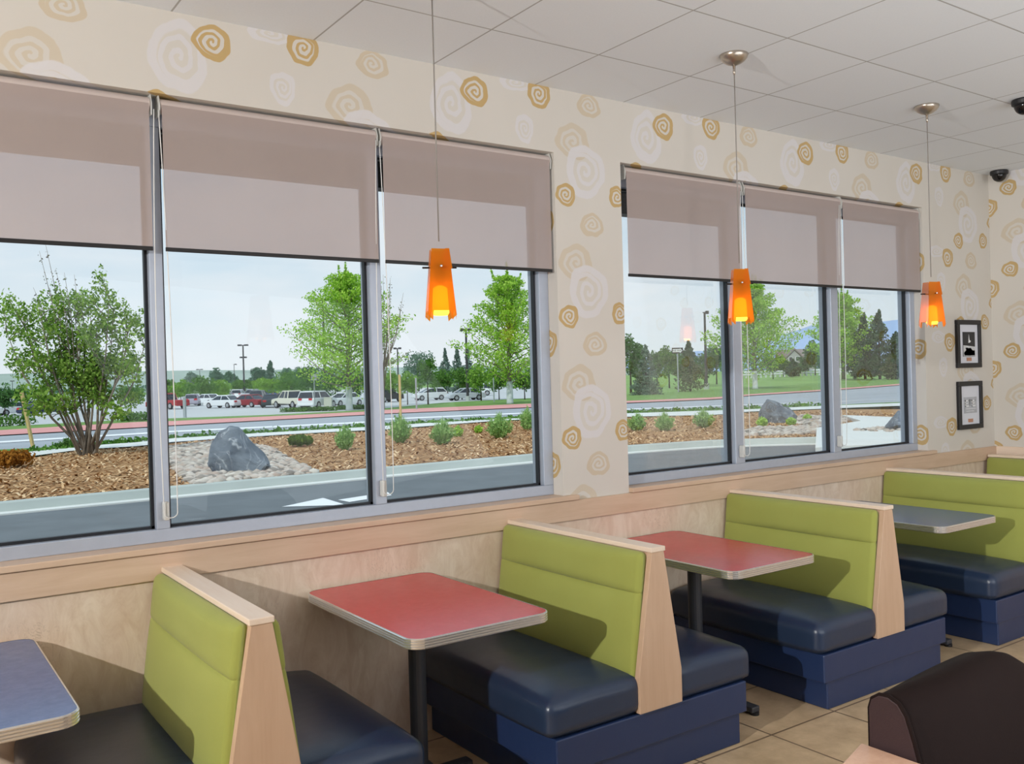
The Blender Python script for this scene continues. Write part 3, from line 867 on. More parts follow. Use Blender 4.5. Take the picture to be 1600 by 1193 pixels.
# planting bed: gently mounded
BEDN = off(KBf, .45)
bedcols = [(x, y) for x, y in BEDN if x < 12.2]
def bed_far(x):            # matches the near edge of the sidewalk
    best = None
    for a, b in zip(E3, E3[1:]):
        if a.x <= x <= b.x or b.x <= x <= a.x:
            f = (x-a.x)/(b.x-a.x); best = a.y+(b.y-a.y)*f; break
    return best if best else (E3[0].y if x < E3[0].x else E3[-1].y)
def bed_z(x, y):
    yf = bed_far(x); y0 = 10.9
    f = max(0, min(1, (y-y0)/(yf-y0)))
    return .075+.07*sin(pi*f)**.8+.025*noise.noise((x*.7, y*.7, 0))
xs = [-30+.5*i for i in range(int(52/.5)+1)]
def bed_near(x):
    for (a, b), (c, d) in zip(BEDN, BEDN[1:]):
        if a <= x <= c: return b+(d-b)*(x-a)/(c-a)
    return BEDN[0][1]
vs = []; R = 24
for r in range(R+1):
    for x in xs:
        y0, y1 = bed_near(x), bed_far(x)+.1
        y = y0+(y1-y0)*r/R; vs.append((x, y, bed_z(x, y)))
n = len(xs)
struct(MB().add(vs, [(r*n+k, r*n+k+1, (r+1)*n+k+1, (r+1)*n+k) for r in range(R) for k in range(n-1)]).build('planting_bed_ground', M['mulch'], smooth=True))
def bedpt(u, v):
    p = onz(u, v, .1)
    for _ in range(4): p = onz(u, v, bed_z(p.x, p.y))
    return Vector((p.x, p.y, bed_z(p.x, p.y)))
# concrete path to the right of the bed
pp = [onz(u, v, .2) for u, v in ((1276,668),(1300,664),(1345,657),(1316,648),(1345,649),(1420,652),(1500,655),(1500,692),(1383,694),(1319,696),(1274,699))]
struct(MB().add([(p.x, p.y, .2) for p in pp]+[(p.x, p.y, -.04) for p in pp], [tuple(range(len(pp)))[::-1]]+[(i, (i+1) % len(pp), len(pp)+(i+1) % len(pp), len(pp)+i) for i in range(len(pp))]).build('concrete_path', M['white_conc']))
rnd = random.Random(5)
def inpoly(x, y, P):
    c = False
    for i in range(len(P)):
        (a, b), (d, e) = P[i], P[i-1]
        if (b > y) != (e > y) and x < (d-a)*(y-b)/(e-b)+a: c = not c
    return c
def scatter(polys, dens):
    out = []
    for P in polys:
        W = [bedpt(u, v) for u, v in P]
        Pw = [(w.x, w.y) for w in W]
        x0, x1 = min(p[0] for p in Pw), max(p[0] for p in Pw); y0, y1 = min(p[1] for p in Pw), max(p[1] for p in Pw)
        for _ in range(int((x1-x0)*(y1-y0)*dens)):
            x, y = rnd.uniform(x0, x1), rnd.uniform(y0, y1)
            if inpoly(x, y, Pw): out.append((x, y))
    return out
PEB = [[(255,701),(345,690),(420,700),(440,712),(492,740),(360,752),(300,760),(285,742),(240,716)],
       [(1155,676),(1190,668),(1230,669),(1280,664),(1280,677),(1150,682)], [(1240,662),(1250,650),(1340,655),(1290,668)]]
pb = MB()
bases = []
for k in range(4):
    b = bmesh.new(); bmesh.ops.create_icosphere(b, subdivisions=1, radius=1)
    for v in b.verts: v.co *= 1+.22*(rnd.random()-.5)
    b.verts.ensure_lookup_table()
    bases.append(([v.co.copy() for v in b.verts], [tuple(v.index for v in f.verts) for f in b.faces])); b.free()
for x, y in scatter(PEB, 150):
    vsb, fsb = bases[rnd.randrange(4)]; s = rnd.uniform(.045, .10); a = rnd.uniform(0, 6.3)
    Rm = Matrix.Rotation(a, 3, 'Z'); sc = Vector((s*rnd.uniform(1, 1.6), s, s*rnd.uniform(.5, .8))); z = bed_z(x, y)+s*.25
    pb.add([Rm @ Vector((v.x*sc.x, v.y*sc.y, v.z*sc.z))+Vector((x, y, z)) for v in vsb], fsb)
tag(pb.build('river_pebbles', M['pebble'], smooth=True), 'bed of pale rounded river pebbles around the boulders', 'pebbles', kind='stuff')
chp = MB()
PW = [[(bedpt(u, v).x, bedpt(u, v).y) for u, v in P] for P in PEB[:2]]
for _ in range(26000):
    x = rnd.uniform(-9, 19.5); y0, y1 = bed_near(x)+.05, bed_far(x)-.05
    y = y0+(y1-y0)*rnd.random()**1.25
    if any(inpoly(x, y, P) for P in PW): continue
    L, w = rnd.uniform(.025, .075), rnd.uniform(.010, .022); a = rnd.uniform(0, 6.3); tl = rnd.uniform(-.5, .5)
    Rm = Matrix.Rotation(a, 3, 'Z') @ Matrix.Rotation(tl, 3, 'Y'); c = Vector((x, y, bed_z(x, y)+.018))
    chp.add([Rm @ Vector(p)+c for p in ((-L,-w,0),(L,-w,.004),(L,w,.004),(-L,w,0))], [(0,1,2,3)])
tag(chp.build('wood_chip_mulch', M['chips']), 'brown wood chip mulch covering the planting bed', 'mulch', kind='stuff')
# painted turn arrow on the lane
q = lambda pts: [Vector((onz(u, v, -.05).x, onz(u, v, -.05).y)) for u, v in pts]
ar = MB()
for pts in ([(440,792),(505,778),(541,789)], [(528,781),(546,784.5),(612,774),(606,769)]):
    P = q(pts); ar.add([(p.x, p.y, -.044) for p in P], [tuple(range(len(P)))])
o = ar.build('road_arrow', M['paint']); struct(o)

# ================================================================== BOULDERS
def boulder(name, label, u0, u1, vt, vb, seed, mat, squash, prof):
    c = bedpt((u0+u1)/2, vb-3); dp = depth_of(c)
    W = (u1-u0)*dp/FPX; H = (vb-vt)*dp/FPX
    b = bmesh.new(); bmesh.ops.create_icosphere(b, subdivisions=5, radius=1)
    rr = random.Random(seed); planes = []
    for k in range(16):
        d = Vector((rr.gauss(0,.8), rr.gauss(0,1), rr.gauss(.1,.8))).normalized(); planes.append((d, rr.uniform(.92, 1.16)))
    for v in b.verts:
        p = v.co.copy(); m_ = max(abs(p.x), abs(p.y), abs(p.z)); p = p/m_**.85
        for d, h in planes:
            t = p.dot(d)
            if t > h: p -= d*(t-h)*.97
        p += v.co*(.07*noise.fractal(v.co*2.6+Vector((seed,0,0)), 1, 2, 5))
        v.co = p
    x0, x1 = min(v.co.x for v in b.verts), max(v.co.x for v in b.verts); z0, z1 = min(v.co.z for v in b.verts), max(v.co.z for v in b.verts)
    ca, sa = cos(-YAW*.6), sin(-YAW*.6)
    for v in b.verts:
        f = (v.co.z-z0)/(z1-z0); g = (v.co.x-x0)/(x1-x0)
        v.co = Vector(((g-.5)*W*(1-.06*f), v.co.y*W*.5*squash*(1-.45*f), f*H*1.08*interp(prof, g)-.06*H))
    me = bpy.data.meshes.new(name); b.to_mesh(me); b.free(); me.materials.append(mat)
    o = bpy.data.objects.new(name, me); COL.objects.link(o); o.location = c; o.rotation_euler = (0,0,-YAW*.6)
    return tag(o, label, 'boulder')
boulder('boulder', 'big blue-grey boulder on pebbles outside the near window', 326, 424, 671, 740, 11, M['rock'], .75, [(0,.62),(.06,.86),(.2,.95),(.36,1.04),(.5,1.0),(.6,.86),(.7,.70),(.8,.58),(.9,.46),(1,.24)])
boulder('boulder', 'jagged grey boulder outside the far window, peaked at its left', 1186, 1247, 625, 662, 7, M['rock'], .7, [(0,.7),(.06,.95),(.12,1.06),(.22,.98),(.4,.88),(.56,.76),(.62,.62),(.72,.66),(.85,.54),(1,.3)])
c3 = onz(1412, 672, .2)
bo = boulder('boulder', 'grey boulder at the right end of the far window, beside the path', 1391, 1440, 648, 676, 23, M['rock'], .8, [(0,.4),(.2,.7),(.45,1),(.7,.95),(1,.5)]); bo.location = (c3.x+.3, c3.y+.2, .19)
pm = MB()
for _ in range(160):
    vsb, fsb = bases[rnd.randrange(4)]; s = rnd.uniform(.04, .09)
    x, y = c3.x+rnd.uniform(-.55, 1.2), c3.y+rnd.uniform(-.7, .9)
    pm.add([Vector((v.x*s*1.3+x, v.y*s+y, v.z*s*.6+.21)) for v in vsb], fsb)
tag(pm.build('pale_pebbles', M['pebble'], smooth=True), 'pale pebbles around the boulder beside the path', 'pebbles', kind='stuff')

# ================================================================== PLANTS
def leaves_buds(mb, rr, c, rad, n, size, flat=1.0):
    for _ in range(n):
        while True:
            d = Vector((rr.uniform(-1,1), rr.uniform(-1,1), rr.uniform(-1,1)))
            if d.length <= 1: break
        p = Vector(c)+Vector((d.x*rad[0], d.y*rad[1], d.z*rad[2]))
        a = Vector((rr.gauss(0,1), rr.gauss(0,1), rr.gauss(0,1)*flat)).normalized()
        b = a.cross(Vector((rr.gauss(0,1), rr.gauss(0,1), rr.gauss(0,1)))).normalized()
        s = size*rr.uniform(.6, 1.3)
        mb.add([p-a*s, p-b*s*.55, p+a*s, p+b*s*.55], [(0,1,2,3)])
def px_size(u, vb, vt, hw, base=None):
    if not base: hw *= 1.12
    b = base or G(u, vb); d = depth_of(b); return b, (vb-vt)*d/FPX, hw*d/FPX, d
def tree(u, vb, vt, hw, mat, label, kind='round', trunk=.22, n=900, seed=1, base=None, bark='barkd', wrap=False, name='tree', group=None, leaf=None):
    rr = random.Random(seed*77+int(u)); b, H, R, d = px_size(u, vb, vt, hw, base)
    t = thing(name, label, 'tree', b, group=group)
    s = leaf or max(.10, 2.1*d/FPX)
    cr = MB(); tk = MB()
    tr = max(.05, H*.014)
    if kind == 'round':
        tk.tube([(0,0,0),(0,0,H*trunk),(0,0,H*.7)], [tr*1.3, tr, tr*.4], 8)
        zc = H*(trunk+1)/2; hz = H*(1-trunk)/2
        k = 26
        for i in range(k):
            dv = Vector((rr.gauss(0,1), rr.gauss(0,1), rr.gauss(0,1))).normalized()*rr.random()**.4
            f = .72
            leaves_buds(cr, rr, (dv.x*R*f, dv.y*R*f, zc+dv.z*hz*f), (R*.34, R*.34, hz*.30), n//k, s)
    elif kind == 'branchy':      # upswept open crown
        tk.tube([(0,0,0),(0,0,H*.35),(.02*H,0,H*.7),(0,0,H*.96)], [tr*1.4, tr, tr*.6, tr*.15], 8)
        k = 64
        for i in range(k):
            f = i/(k-1); z0 = H*(trunk+(.93-trunk)*f*.92)
            prof = (1-f)**.75*(.55+.45*min(1, f*5+.3))
            L = R*1.12*prof*rr.uniform(.75, 1.1)+R*.08
            a = i*2.399+rr.uniform(-.3, .3)
            up = L*rr.uniform(.25, .7)+H*.02
            p0 = Vector((0,0,z0)); p1 = Vector((cos(a)*L, sin(a)*L, min(z0+up, H*.93)))
            tk.tube([p0, (p0+p1)/2+Vector((0,0,-up*.12)), p1], [tr*.35, tr*.22, tr*.08], 4)
            nn = max(10, int(n/k))
            for j in range(nn):
                q = rr.random()**.75*1.06; p = p0.lerp(p1, q); w = R*(.20-.08*f)*(1.35-q*.8)
                leaves_buds(cr, rr, p, (w*1.4, w*1.4, w*.75), 1, s)
        for i in range(9):                       # loose upright leader shoots
            a = i*2.1; z0 = H*rr.uniform(.62, .84); L = H*rr.uniform(.10, .17); o0 = R*rr.uniform(.05, .26)*(1 if i else 0)
            if i == 0: z0, L = H*.80, H*.20
            for j in range(n//110):
                q = rr.random(); leaves_buds(cr, rr, (cos(a)*o0*(1+q*.5), sin(a)*o0*(1+q*.5), z0+L*q), (R*.05*(1.2-q), R*.05*(1.2-q), H*.012), 1, s)
            tk.tube([(cos(a)*o0*.5, sin(a)*o0*.5, z0-H*.06), (cos(a)*o0*1.5, sin(a)*o0*1.5, z0+L)], [tr*.2, tr*.05], 4)
    elif kind == 'conifer':
        tk.tube([(0,0,0),(0,0,H*.95)], [tr*1.4, tr*.2], 7)
        k = 30
        for i in range(k):
            f = i/(k-1); z = H*(trunk+(1-trunk)*f); r = R*(1-f)**.8+R*.05
            m_ = max(3, int(14*(1-f)))
            for j in range(m_):
                a = rr.uniform(0, 6.3); q = rr.uniform(.35, .95)*r
                leaves_buds(cr, rr, (cos(a)*q, sin(a)*q, z-q*.18), (r*.26+.05, r*.26+.05, H*.03), max(3, n//(k*7)), s)
    elif kind == 'pine':
        tk.tube([(0,0,0),(0,0,H*.9)], [tr*1.6, tr*.3], 7)
        k = 60
        for i in range(k):
            f = (i+rr.random())/k; z = H*(trunk+(1-trunk)*f); r = R*(.55+.45*sin(pi*min(1, f*.8+.25)))*(1-f**3*.8)
            a = rr.uniform(0, 6.3); q = r*rr.uniform(.2, .8)
            leaves_buds(cr, rr, (cos(a)*q, sin(a)*q, z), (r*.42, r*.42, H*.05), n//k, s)
    tk.build('trunk', M[bark], t, smooth=True)
    cr.build('foliage', LEAF[mat], t)
    if wrap:
        MB().lathe([(tr*2.0,0),(tr*1.7,.2),(tr*1.5,H*(trunk+.02))], (0,0,0), 10).build('trunk_wrap', M['wrap'], t, smooth=True)
    return t
# --- big multi-stemmed shrub in the left pane
def big_shrub():
    b = bedpt(140, 711); d = depth_of(b); k = d/FPX; rr = random.Random(3)
    t = thing('shrub', 'tall multi-stemmed leafy shrub with bare top twigs, outside the left pane', 'shrub', b)
    st = MB(); lf = MB(); tw = MB()
    right = Vector((cos(YAW*.5), -sin(YAW*.5), 0)); back = Vector((sin(YAW*.5), cos(YAW*.5), 0))
    def P(du, dv, dy=0): return right*(du*k)+back*dy+Vector((0,0,dv*k))
    ends = []
    for i in range(17):
        f = (i+.5)/17
        u = -112+f*196+rr.uniform(-8, 8)
        v = 190+55*sin(pi*(f*.9+.05))+rr.uniform(-30, 20)
        dy = rr.uniform(-.7, .7)
        p0 = P(rr.uniform(-14, 14), -4, rr.uniform(-.1, .1)); p1 = P(u*.42+rr.uniform(-5,5), v*.30, dy*.4); p2 = P(u*.8, v*.65, dy*.8); p3 = P(u, v, dy)
        st.tube([p0, p1, p2, p3], [.036, .025, .015, .005], 6)
        ends.append((p1, p2, p3))
        for j in range(7):
            q = rr.uniform(0, 1); s0 = p1.lerp(p2, q) if j < 4 else p2.lerp(p3, q)
            e = s0+Vector((rr.uniform(-.55,.55), rr.uniform(-.5,.5), rr.uniform(.15,.7)))
            st.tube([s0, e], [.012, .004], 4); ends.append((s0, s0.lerp(e,.5), e))
    for a, m_, e in ends:
        for c, n in ((m_, 18), (m_.lerp(e, .5), 32), (e, 36)):
            if c.z < 45*k: continue
            leaves_buds(lf, rr, c, (.17, .17, .24), n, .046)
    for i in range(22):                          # lower skirt
        u = rr.uniform(-80, 70); leaves_buds(lf, rr, P(u, rr.uniform(62, 150), rr.uniform(-.6,.6)), (.34,.34,.26), 90, .055)
    for (u, v) in ((-62,318),(-54,334),(-40,290),(-72,262),(-28,285),(-14,282),(-8,255),(-50,262)):
        p0 = P(u*.55, 150, rr.uniform(-.3,.3)); p1 = P(u, v, 0)
        st.tube([p0, p0.lerp(p1,.5)+Vector((.04,0,0)), p1], [.014,.009,.003], 5)
        for j in range(16):
            q = rr.uniform(.45, 1); c = p0.lerp(p1, q)
            leaves_buds(tw, rr, c, (.05,.05,.05), 2, .028)
    st.build('stem', M['bark'], t, smooth=True); lf.build('foliage', LEAF['shrub'], t); tw.build('leaves_buds', LEAF['bare'], t)  # last part holds the buds on the bare top twigs
big_shrub()
def tuft(u, vb, hw, h, mat, label, seed, kind='lav', base=None, name='shrub', cat='shrub'):
    b = base or bedpt(u, vb); d = depth_of(b); W = hw*d/FPX; H = h*d/FPX; rr = random.Random(seed)
    m = MB()
    if kind == 'lav':
        for i in range(260):
            a = rr.uniform(0, 6.3); q = rr.random()**.7; L = H*rr.uniform(.55, 1.28)*(1-.35*q)
            e = Vector((cos(a)*W*q, sin(a)*W*q, L)); s0 = Vector((cos(a)*W*.25*q, sin(a)*W*.25*q, 0))
            w = .012; sd = Vector((-sin(a), cos(a), 0))*w
            m.add([s0-sd, s0+sd, e+sd*.4, e-sd*.4], [(0,1,2,3)])
            for j in range(4):
                c = s0.lerp(e, rr.uniform(.25, .9)); leaves_buds(m, rr, c, (.03,.03,.03), 1, .04)
    else:
        k = 16
        for i in range(k):
            a = rr.uniform(0, 6.3); q = rr.random()**.5*.65
            leaves_buds(m, rr, (cos(a)*W*q, sin(a)*W*q, H*(.38+.25*rr.random()*(1-q))), (W*.4, W*.4, H*.32), 70, .05)
    o = m.build(name, LEAF[mat]); o.location = b
    return tag(o, label, cat)
tuft(18, 731, 36, 36, 'orange', 'low rusty orange shrub at the left edge of the bed', 1, 'dome')
tuft(469, 697, 20, 22, 'juniper', 'low rounded dark green shrub right of the big boulder', 2, 'dome')
tuft(539, 703, 18, 36, 'lav', 'feathery green shrub next to the rounded dark one, left of the near mullion', 3)
tuft(625, 692, 22, 42, 'lav', 'tall feathery shrub by the timber stake', 4)
tuft(692, 694, 24, 36, 'lav', 'feathery shrub below the parked silver cars, second in the right pane', 5)
tuft(716, 682, 8, 16, 'lime', 'small lime green tuft right of the second feathery shrub', 6)
tuft(748, 676, 6, 11, 'lime', 'tiny lime tuft before the fourth feathery shrub', 7)
tuft(781, 684, 24, 36, 'lav', 'feathery shrub under the wrapped tree trunk of the near window', 8)
tuft(824, 672, 14, 34, 'lav', 'feathery shrub at the near window\'s right jamb', 9)
tuft(995, 673, 17, 26, 'lav', 'first feathery shrub in the far window, by the pillar', 10)
tuft(1038, 673, 18, 26, 'lav', 'second feathery shrub in the far window', 11)
tuft(1100, 668, 20, 26, 'lav', 'third feathery shrub in the far window', 12)
tuft(1140, 660, 10, 24, 'lav', 'last feathery shrub, against the far window\'s first mullion', 13)
tuft(1191, 666, 9, 14, 'lime', 'lime green tuft at the left foot of the jagged boulder', 14)
tuft(1236, 664, 8, 11, 'lime', 'lime green tuft before the right side of the jagged boulder', 15)
tuft(1262, 657, 7, 9, 'lime', 'lone lime tuft to the right of the jagged boulder', 16)
tuft(105, 707, 26, 22, 'hedge', 'loose green weeds behind the left shrub', 17, 'lav', base=G(105, 708))
# verge weeds
vg = MB()
for i in range(560):
    u = rnd.uniform(40, 1300); f = rnd.random()
    if 235 < u < 262: continue
    va = interp([(0,722),(260,694),(600,673),(985,652),(1290,640)], u); p = G(u, va-1-2*f)
    leaves_buds(vg, rnd, (p.x, p.y, p.z+.18), (.25,.25,.14*rnd.random()), 6, .07)
tag(vg.build('verge_weeds', LEAF['mid']), 'ragged green weeds along the near road verge', 'weeds', kind='stuff')

# --- young bright trees along the road
tree(546, 641, 408, 86, 'bright', 'bright green young tree, crown cut by the near window\'s second mullion', 'branchy', .14, 17000, 2, bark='bark', wrap=True)
tree(797, 631, 410, 68, 'bright', 'bright green young tree at the right side of the near window', 'branchy', .14, 15000, 3, bark='bark', wrap=True)
tree(1180, 608, 428, 62, 'bright', 'bright green tree behind the middle pendant, in the far window', 'branchy', .14, 13000, 4, bark='bark', wrap=True)
tree(1318, 592, 446, 50, 'bright', 'bright green tree in the far window\'s last pane', 'branchy', .12, 10000, 5, bark='bark')
# bare tree
def bare_tree():
    b = G(600, 640); d = depth_of(b); k = d/FPX; rr = random.Random(8)
    t = thing('bare_tree', 'nearly bare tree with upright twigs behind the near window\'s second mullion', 'tree', b)
    st = MB(); lf = MB(); right = Vector((cos(YAW*.8), -sin(YAW*.8), 0))
    st.tube([(0,0,0),(0,0,70*k)], [.10,.07], 7)
    for i in range(26):
        u = rr.uniform(-34, 46); v = rr.uniform(120, 228)-abs(u)*.9
        p0 = Vector((0,0,rr.uniform(20, 70)*k)); p1 = right*(u*k)+Vector((0, rr.uniform(-.8,.8), v*k))
        st.tube([p0, p0.lerp(p1,.5)+right*(u*.18*k), p1], [.05,.03,.012], 4)
        for j in range(34):
            c = p0.lerp(p1, rr.uniform(.35, 1.0))+right*(u*.08*k); leaves_buds(lf, rr, c, (.22,.22,.22), 1, .075)
        if v < 190: leaves_buds(lf, rr, p0.lerp(p1,.4), (.3,.3,.3), 8, .1)
    st.build('trunk', M['bark'], t, smooth=True); lf.build('leaves_buds', LEAF['bare'], t)  # second part holds the twig buds
bare_tree()

# --- parking-lot and background trees
T = [
 (8,650,597,20,'dark','round','dark tree at the left edge behind the hedge'),
 (31,646,600,13,'mid','round','small tree beside the dark one, left of the timber stake'),
 (205,646,598,24,'mid','round','lot tree half hidden by the left shrub'),
 (283,629,592,22,'light','round','light green lot tree right of the near mullion, behind the red pickup'),
 (313,631,585,28,'mid','round','round green lot tree over the grey car, beside the steel post'),
 (345,629,591,24,'light','round','round lot tree over the white sedan'),
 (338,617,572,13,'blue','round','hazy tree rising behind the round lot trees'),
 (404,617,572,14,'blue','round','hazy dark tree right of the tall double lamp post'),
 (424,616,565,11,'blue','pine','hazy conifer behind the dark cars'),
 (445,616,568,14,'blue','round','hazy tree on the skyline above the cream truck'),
 (425,627,586,28,'light','round','light green lot tree above the dark cars'),
 (455,629,574,32,'mid','round','broad green lot tree above the cream truck'),
 (489,633,562,30,'dark','round','dark lot tree left of the bright tree, by the small sign'),
 (525,633,568,30,'dark','round','dark lot tree behind the bright tree\'s trunk'),
 (560,631,572,24,'dark','round','dark lot tree right of the bright tree\'s trunk'),
 (262,626,592,16,'mid','round','lot tree just right of the near mullion'),
 (378,622,590,18,'mid','round','lot tree at the foot of the tall double lamp post'),
 (402,621,588,18,'light','round','small light tree right of the tall double lamp post'),
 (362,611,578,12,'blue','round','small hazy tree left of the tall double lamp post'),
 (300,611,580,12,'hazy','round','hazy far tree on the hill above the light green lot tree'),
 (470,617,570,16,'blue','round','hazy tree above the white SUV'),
 (607,628,574,20,'light','round','light tree above the black jeep'),
 (637,632,576,20,'light','round','light green tree right of the timber stake'),
 (655,618,541,30,'blue','round','tall rounded dark tree on the near window skyline'),
 (669,632,549,20,'mid','round','taller green lot tree above the white hatchback'),
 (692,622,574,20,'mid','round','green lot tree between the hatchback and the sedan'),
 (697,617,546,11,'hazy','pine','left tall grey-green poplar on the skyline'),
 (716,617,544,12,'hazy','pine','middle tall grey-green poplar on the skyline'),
 (733,617,548,11,'hazy','pine','right tall grey-green poplar by the lamp post'),
 (722,624,566,24,'mid','round','green tree behind the silver sedan'),
 (752,626,556,24,'light','round','light green tree behind the white wagon'),
 (780,624,570,24,'mid','round','green tree left of the wrapped trunk'),
 (820,624,566,22,'mid','round','green tree at the near window\'s right jamb'),
 (986,614,512,19,'dark','round','tall dark leafy tree next to the pillar in the far window'),
 (1010,617,540,22,'spruce','conifer','blue-grey spruce in the far window'),
 (1027,602,543,15,'dark','round','dark tree peeking between the spruce and the upright green tree'),
 (1046,606,533,17,'mid','round','upright green tree left of the one way sign'),
 (1079,612,556,27,'pine','pine','brownish bushy pine right of the one way sign'),
 (1078,598,534,17,'dpine','pine','dark pine rising behind the brownish pine'),
 (1120,600,532,26,'dark','round','dark tree right of the tall black lamp post'),
 (1142,602,545,18,'light','round','light green tree by the far window\'s first mullion'),
 (1208,592,548,20,'dark','round','dark tree left of the house'),
 (1240,588,562,13,'dpine','pine','low dark pine in front of the house'),
 (1274,586,530,18,'dark','round','dark tree right of the house'),
 (1290,588,545,14,'mid','round','green tree against the far window\'s second mullion'),
 (1336,591,506,18,'dpine','pine','dark pine close behind the last bright tree\'s left side'),
 (1416,593,514,18,'dpine','pine','dark pine cut by the far window\'s right frame'),
 (1101,602,548,18,'dark','round','dark tree behind the tall black lamp post'),
 (1060,602,550,15,'dark','round','dark tree behind the one way sign'),
 (997,606,534,16,'dark','round','dark tree behind the blue-grey spruce'),
 (1224,588,556,14,'mid','round','low green tree at the left of the house'),
 (1258,586,552,12,'dark','round','dark tree at the right corner of the house'),
 (1352,592,492,21,'dpine','pine','tall dark pine behind the last bright tree'),
 (1375,592,487,24,'dpine','pine','tallest dark pine near the far window\'s right end'),
 (1402,592,520,25,'dpine','pine','broad dark pine at the far window\'s right frame'),
 (1393,593,556,16,'pine','pine','small rounded pine standing before the tall pines'),
]
for i, (u, vb, vt, hw, mat, kd, lab) in enumerate(T):
    big = (vb-vt) > 60 and u > 960
    tree(u, vb, vt, hw, mat, lab, kd, (.15 if u < 960 else .17) if kd == 'round' else .05, (3600 if kd in ('pine','conifer') else 2200) if big else 1500, 20+i, bark='barkd')
def hedge(u0, u1, vb, h, label, seed):
    rr = random.Random(seed); a = G(u0, vb-.5*(0)); b = G(u1, vb-(u1-u0)*.03); d = depth_of(a)
    m = MB(); H = h*d/FPX; L = (b-a).length; n = int(L/.5)+1
    for i in range(n+1):
        p = (b-a)*(i/n); leaves_buds(m, rr, (p.x, p.y, H*.45), (.6,.6,H*.5), 110, .11)
    o = m.build('hedge', LEAF['hedge']); o.location = a; tag(o, label, 'hedge')
hedge(-30, 46, 667, 20, 'clipped hedge at the left edge along the parking lot', 1)
hedge(192, 236, 659, 17, 'hedge behind the left shrub, by the near mullion', 2)
hedge(446, 520, 644, 8, 'low hedge in front of the white SUV', 3)
hedge(535, 568, 640, 8, 'low hedge around the wrapped trunk of the near bright tree', 4)

# ================================================================== STREET FURNITURE
def bar(u, vb, vt, r, mat, label, name, cat, base=None, lean=0, square=True):
    b = base or G(u, vb); d = depth_of(b); H = (vb-vt)*d/FPX
    m = MB().tube([(0,0,-.05),(lean*H,0,H)], r*1.3, 4 if square else 10)
    o = m.build(name, mat); o.location = b; return tag(o, label, cat), H, d, b
bs = bedpt(627, 684)
bar(627, 684, 585, .028, M['stake'], 'pale timber stake standing by the tall feathery shrub', 'timber_stake', 'stake', bs)
bar(53, 703, 612, .04, M['stake'], 'leaning timber stake left of the big shrub', 'timber_stake', 'stake', None, -.16)
bar(289, 652, 620, .11, M['steel'], 'short square steel post left of the grey car', 'bollard_post', 'post')
bar(651, 640, 590, .05, M['steel'], 'thin sign post before the white hatchback', 'sign_post', 'post', square=False)
bar(772, 628, 590, .05, M['steel'], 'thin grey post right of the white wagon', 'sign_post', 'post', square=False)
def box_on(u, vb, w, h, dpt, mat, label, name, cat):
    b = G(u, vb); o = MB().box(-w/2, w/2, -dpt/2, dpt/2, 0, h).box(-w/2-.03, w/2+.03, -dpt/2-.03, dpt/2+.03, h, h+.06).build(name, mat, bevel=.02); o.location = b; o.rotation_euler = (0,0,-YAW); return tag(o, label, cat)
box_on(513, 638, .75, 1.05, .5, M['beige'], 'pale utility cabinet beside the white SUV', 'utility_cabinet', 'cabinet')
# small road sign seen from behind
b = G(492, 640); dps = depth_of(b)
t = thing('road_sign', 'small grey backed sign on a post left of the bright tree', 'sign', b, -YAW)
MB().tube([(0,0,0),(0,0,56*dps/FPX)], .04, 8).build('post', M['steel'], t)
MB().box(-.26, .26, -.03, -.01, 46*dps/FPX, 56*dps/FPX).build('sign_plate', M['steel'], t)
# ONE WAY sign
b = G(1060, 613); dps = depth_of(b); kk = dps/FPX
t = thing('one_way_sign', 'black and white one way arrow sign on a pale post', 'sign', b, -YAW)
MB().tube([(0,0,0),(0,0,66*kk)], .055, 8).build('post', M['steel'], t)
W, H = 17.5*kk, 9.0*kk; z0 = 61*kk
pl = MB().box(-W/2, W/2, -.08, -.06, z0, z0+H).build('sign_plate', M['black'], t)
arrow = [(-.44,.22),(.22,.22),(.22,.06),(.46,.5),(.22,.94),(.22,.78),(-.44,.78)]
MB().prism([(x*W, z0+y*H) for x, y in arrow], 'y', -.090, -.082).build('arrow', M['paint'], pl)
fc = bpy.data.curves.new('lettering', 'FONT'); fc.body = 'ONE WAY'; fc.align_x = 'CENTER'; fc.align_y = 'CENTER'; fc.size = H*.44; fc.extrude = .003
fo = bpy.data.objects.new('lettering', fc); COL.objects.link(fo); fo.parent = pl; fo.location = (-W*.06, -.096, z0+H*.5); fo.rotation_euler = (pi/2, 0, 0); fc.materials.append(M['black'])
bpy.context.view_layer.update()
lm = bpy.data.meshes.new_from_object(fo.evaluated_get(bpy.context.evaluated_depsgraph_get())); lm.materials.clear(); lm.materials.append(M['black'])
lo = bpy.data.objects.new('lettering', lm); COL.objects.link(lo); lo.parent = pl; lo.location = fo.location; lo.rotation_euler = fo.rotation_euler
bpy.data.objects.remove(fo); lo.name = 'lettering'
def lamp_post(u, vb, vt, label, arms=2, mid=False, headw=8, r=.10):
    b = G(u, vb); d = depth_of(b); k = d/FPX; H = (vb-vt)*k
    t = thing('lamp_post', label, 'lamp post', b, -YAW)
    MB().tube([(0,0,0),(0,0,H)], [r*1.2, r*.8], 8).build('pole', M['pole'], t)
    MB().lathe([(.26,0),(.26,.5),(.2,.55)], (0,0,0), 10).build('footing', M['concrete'], t)
    W = headw*k
    def heads(z, w):
        for s in ((-1, 1) if arms == 2 else (1,)):
            MB().box(min(s*w*.25, s*w), max(s*w*.25, s*w), -.22, .22, z-.14, z+.14).build('lamp_head', M['pole'], t)
        MB().box(-w*.5, w*.5, -.05, .05, z-.04, z+.04).build('arm', M['pole'], t)
    heads(H, W)
    if mid: heads(H-19*k, W*.65)
    return t
lamp_post(382, 622, 539, 'tall dark lamp post with two tiers of heads over the parking lot', 2, True, 8, .16)
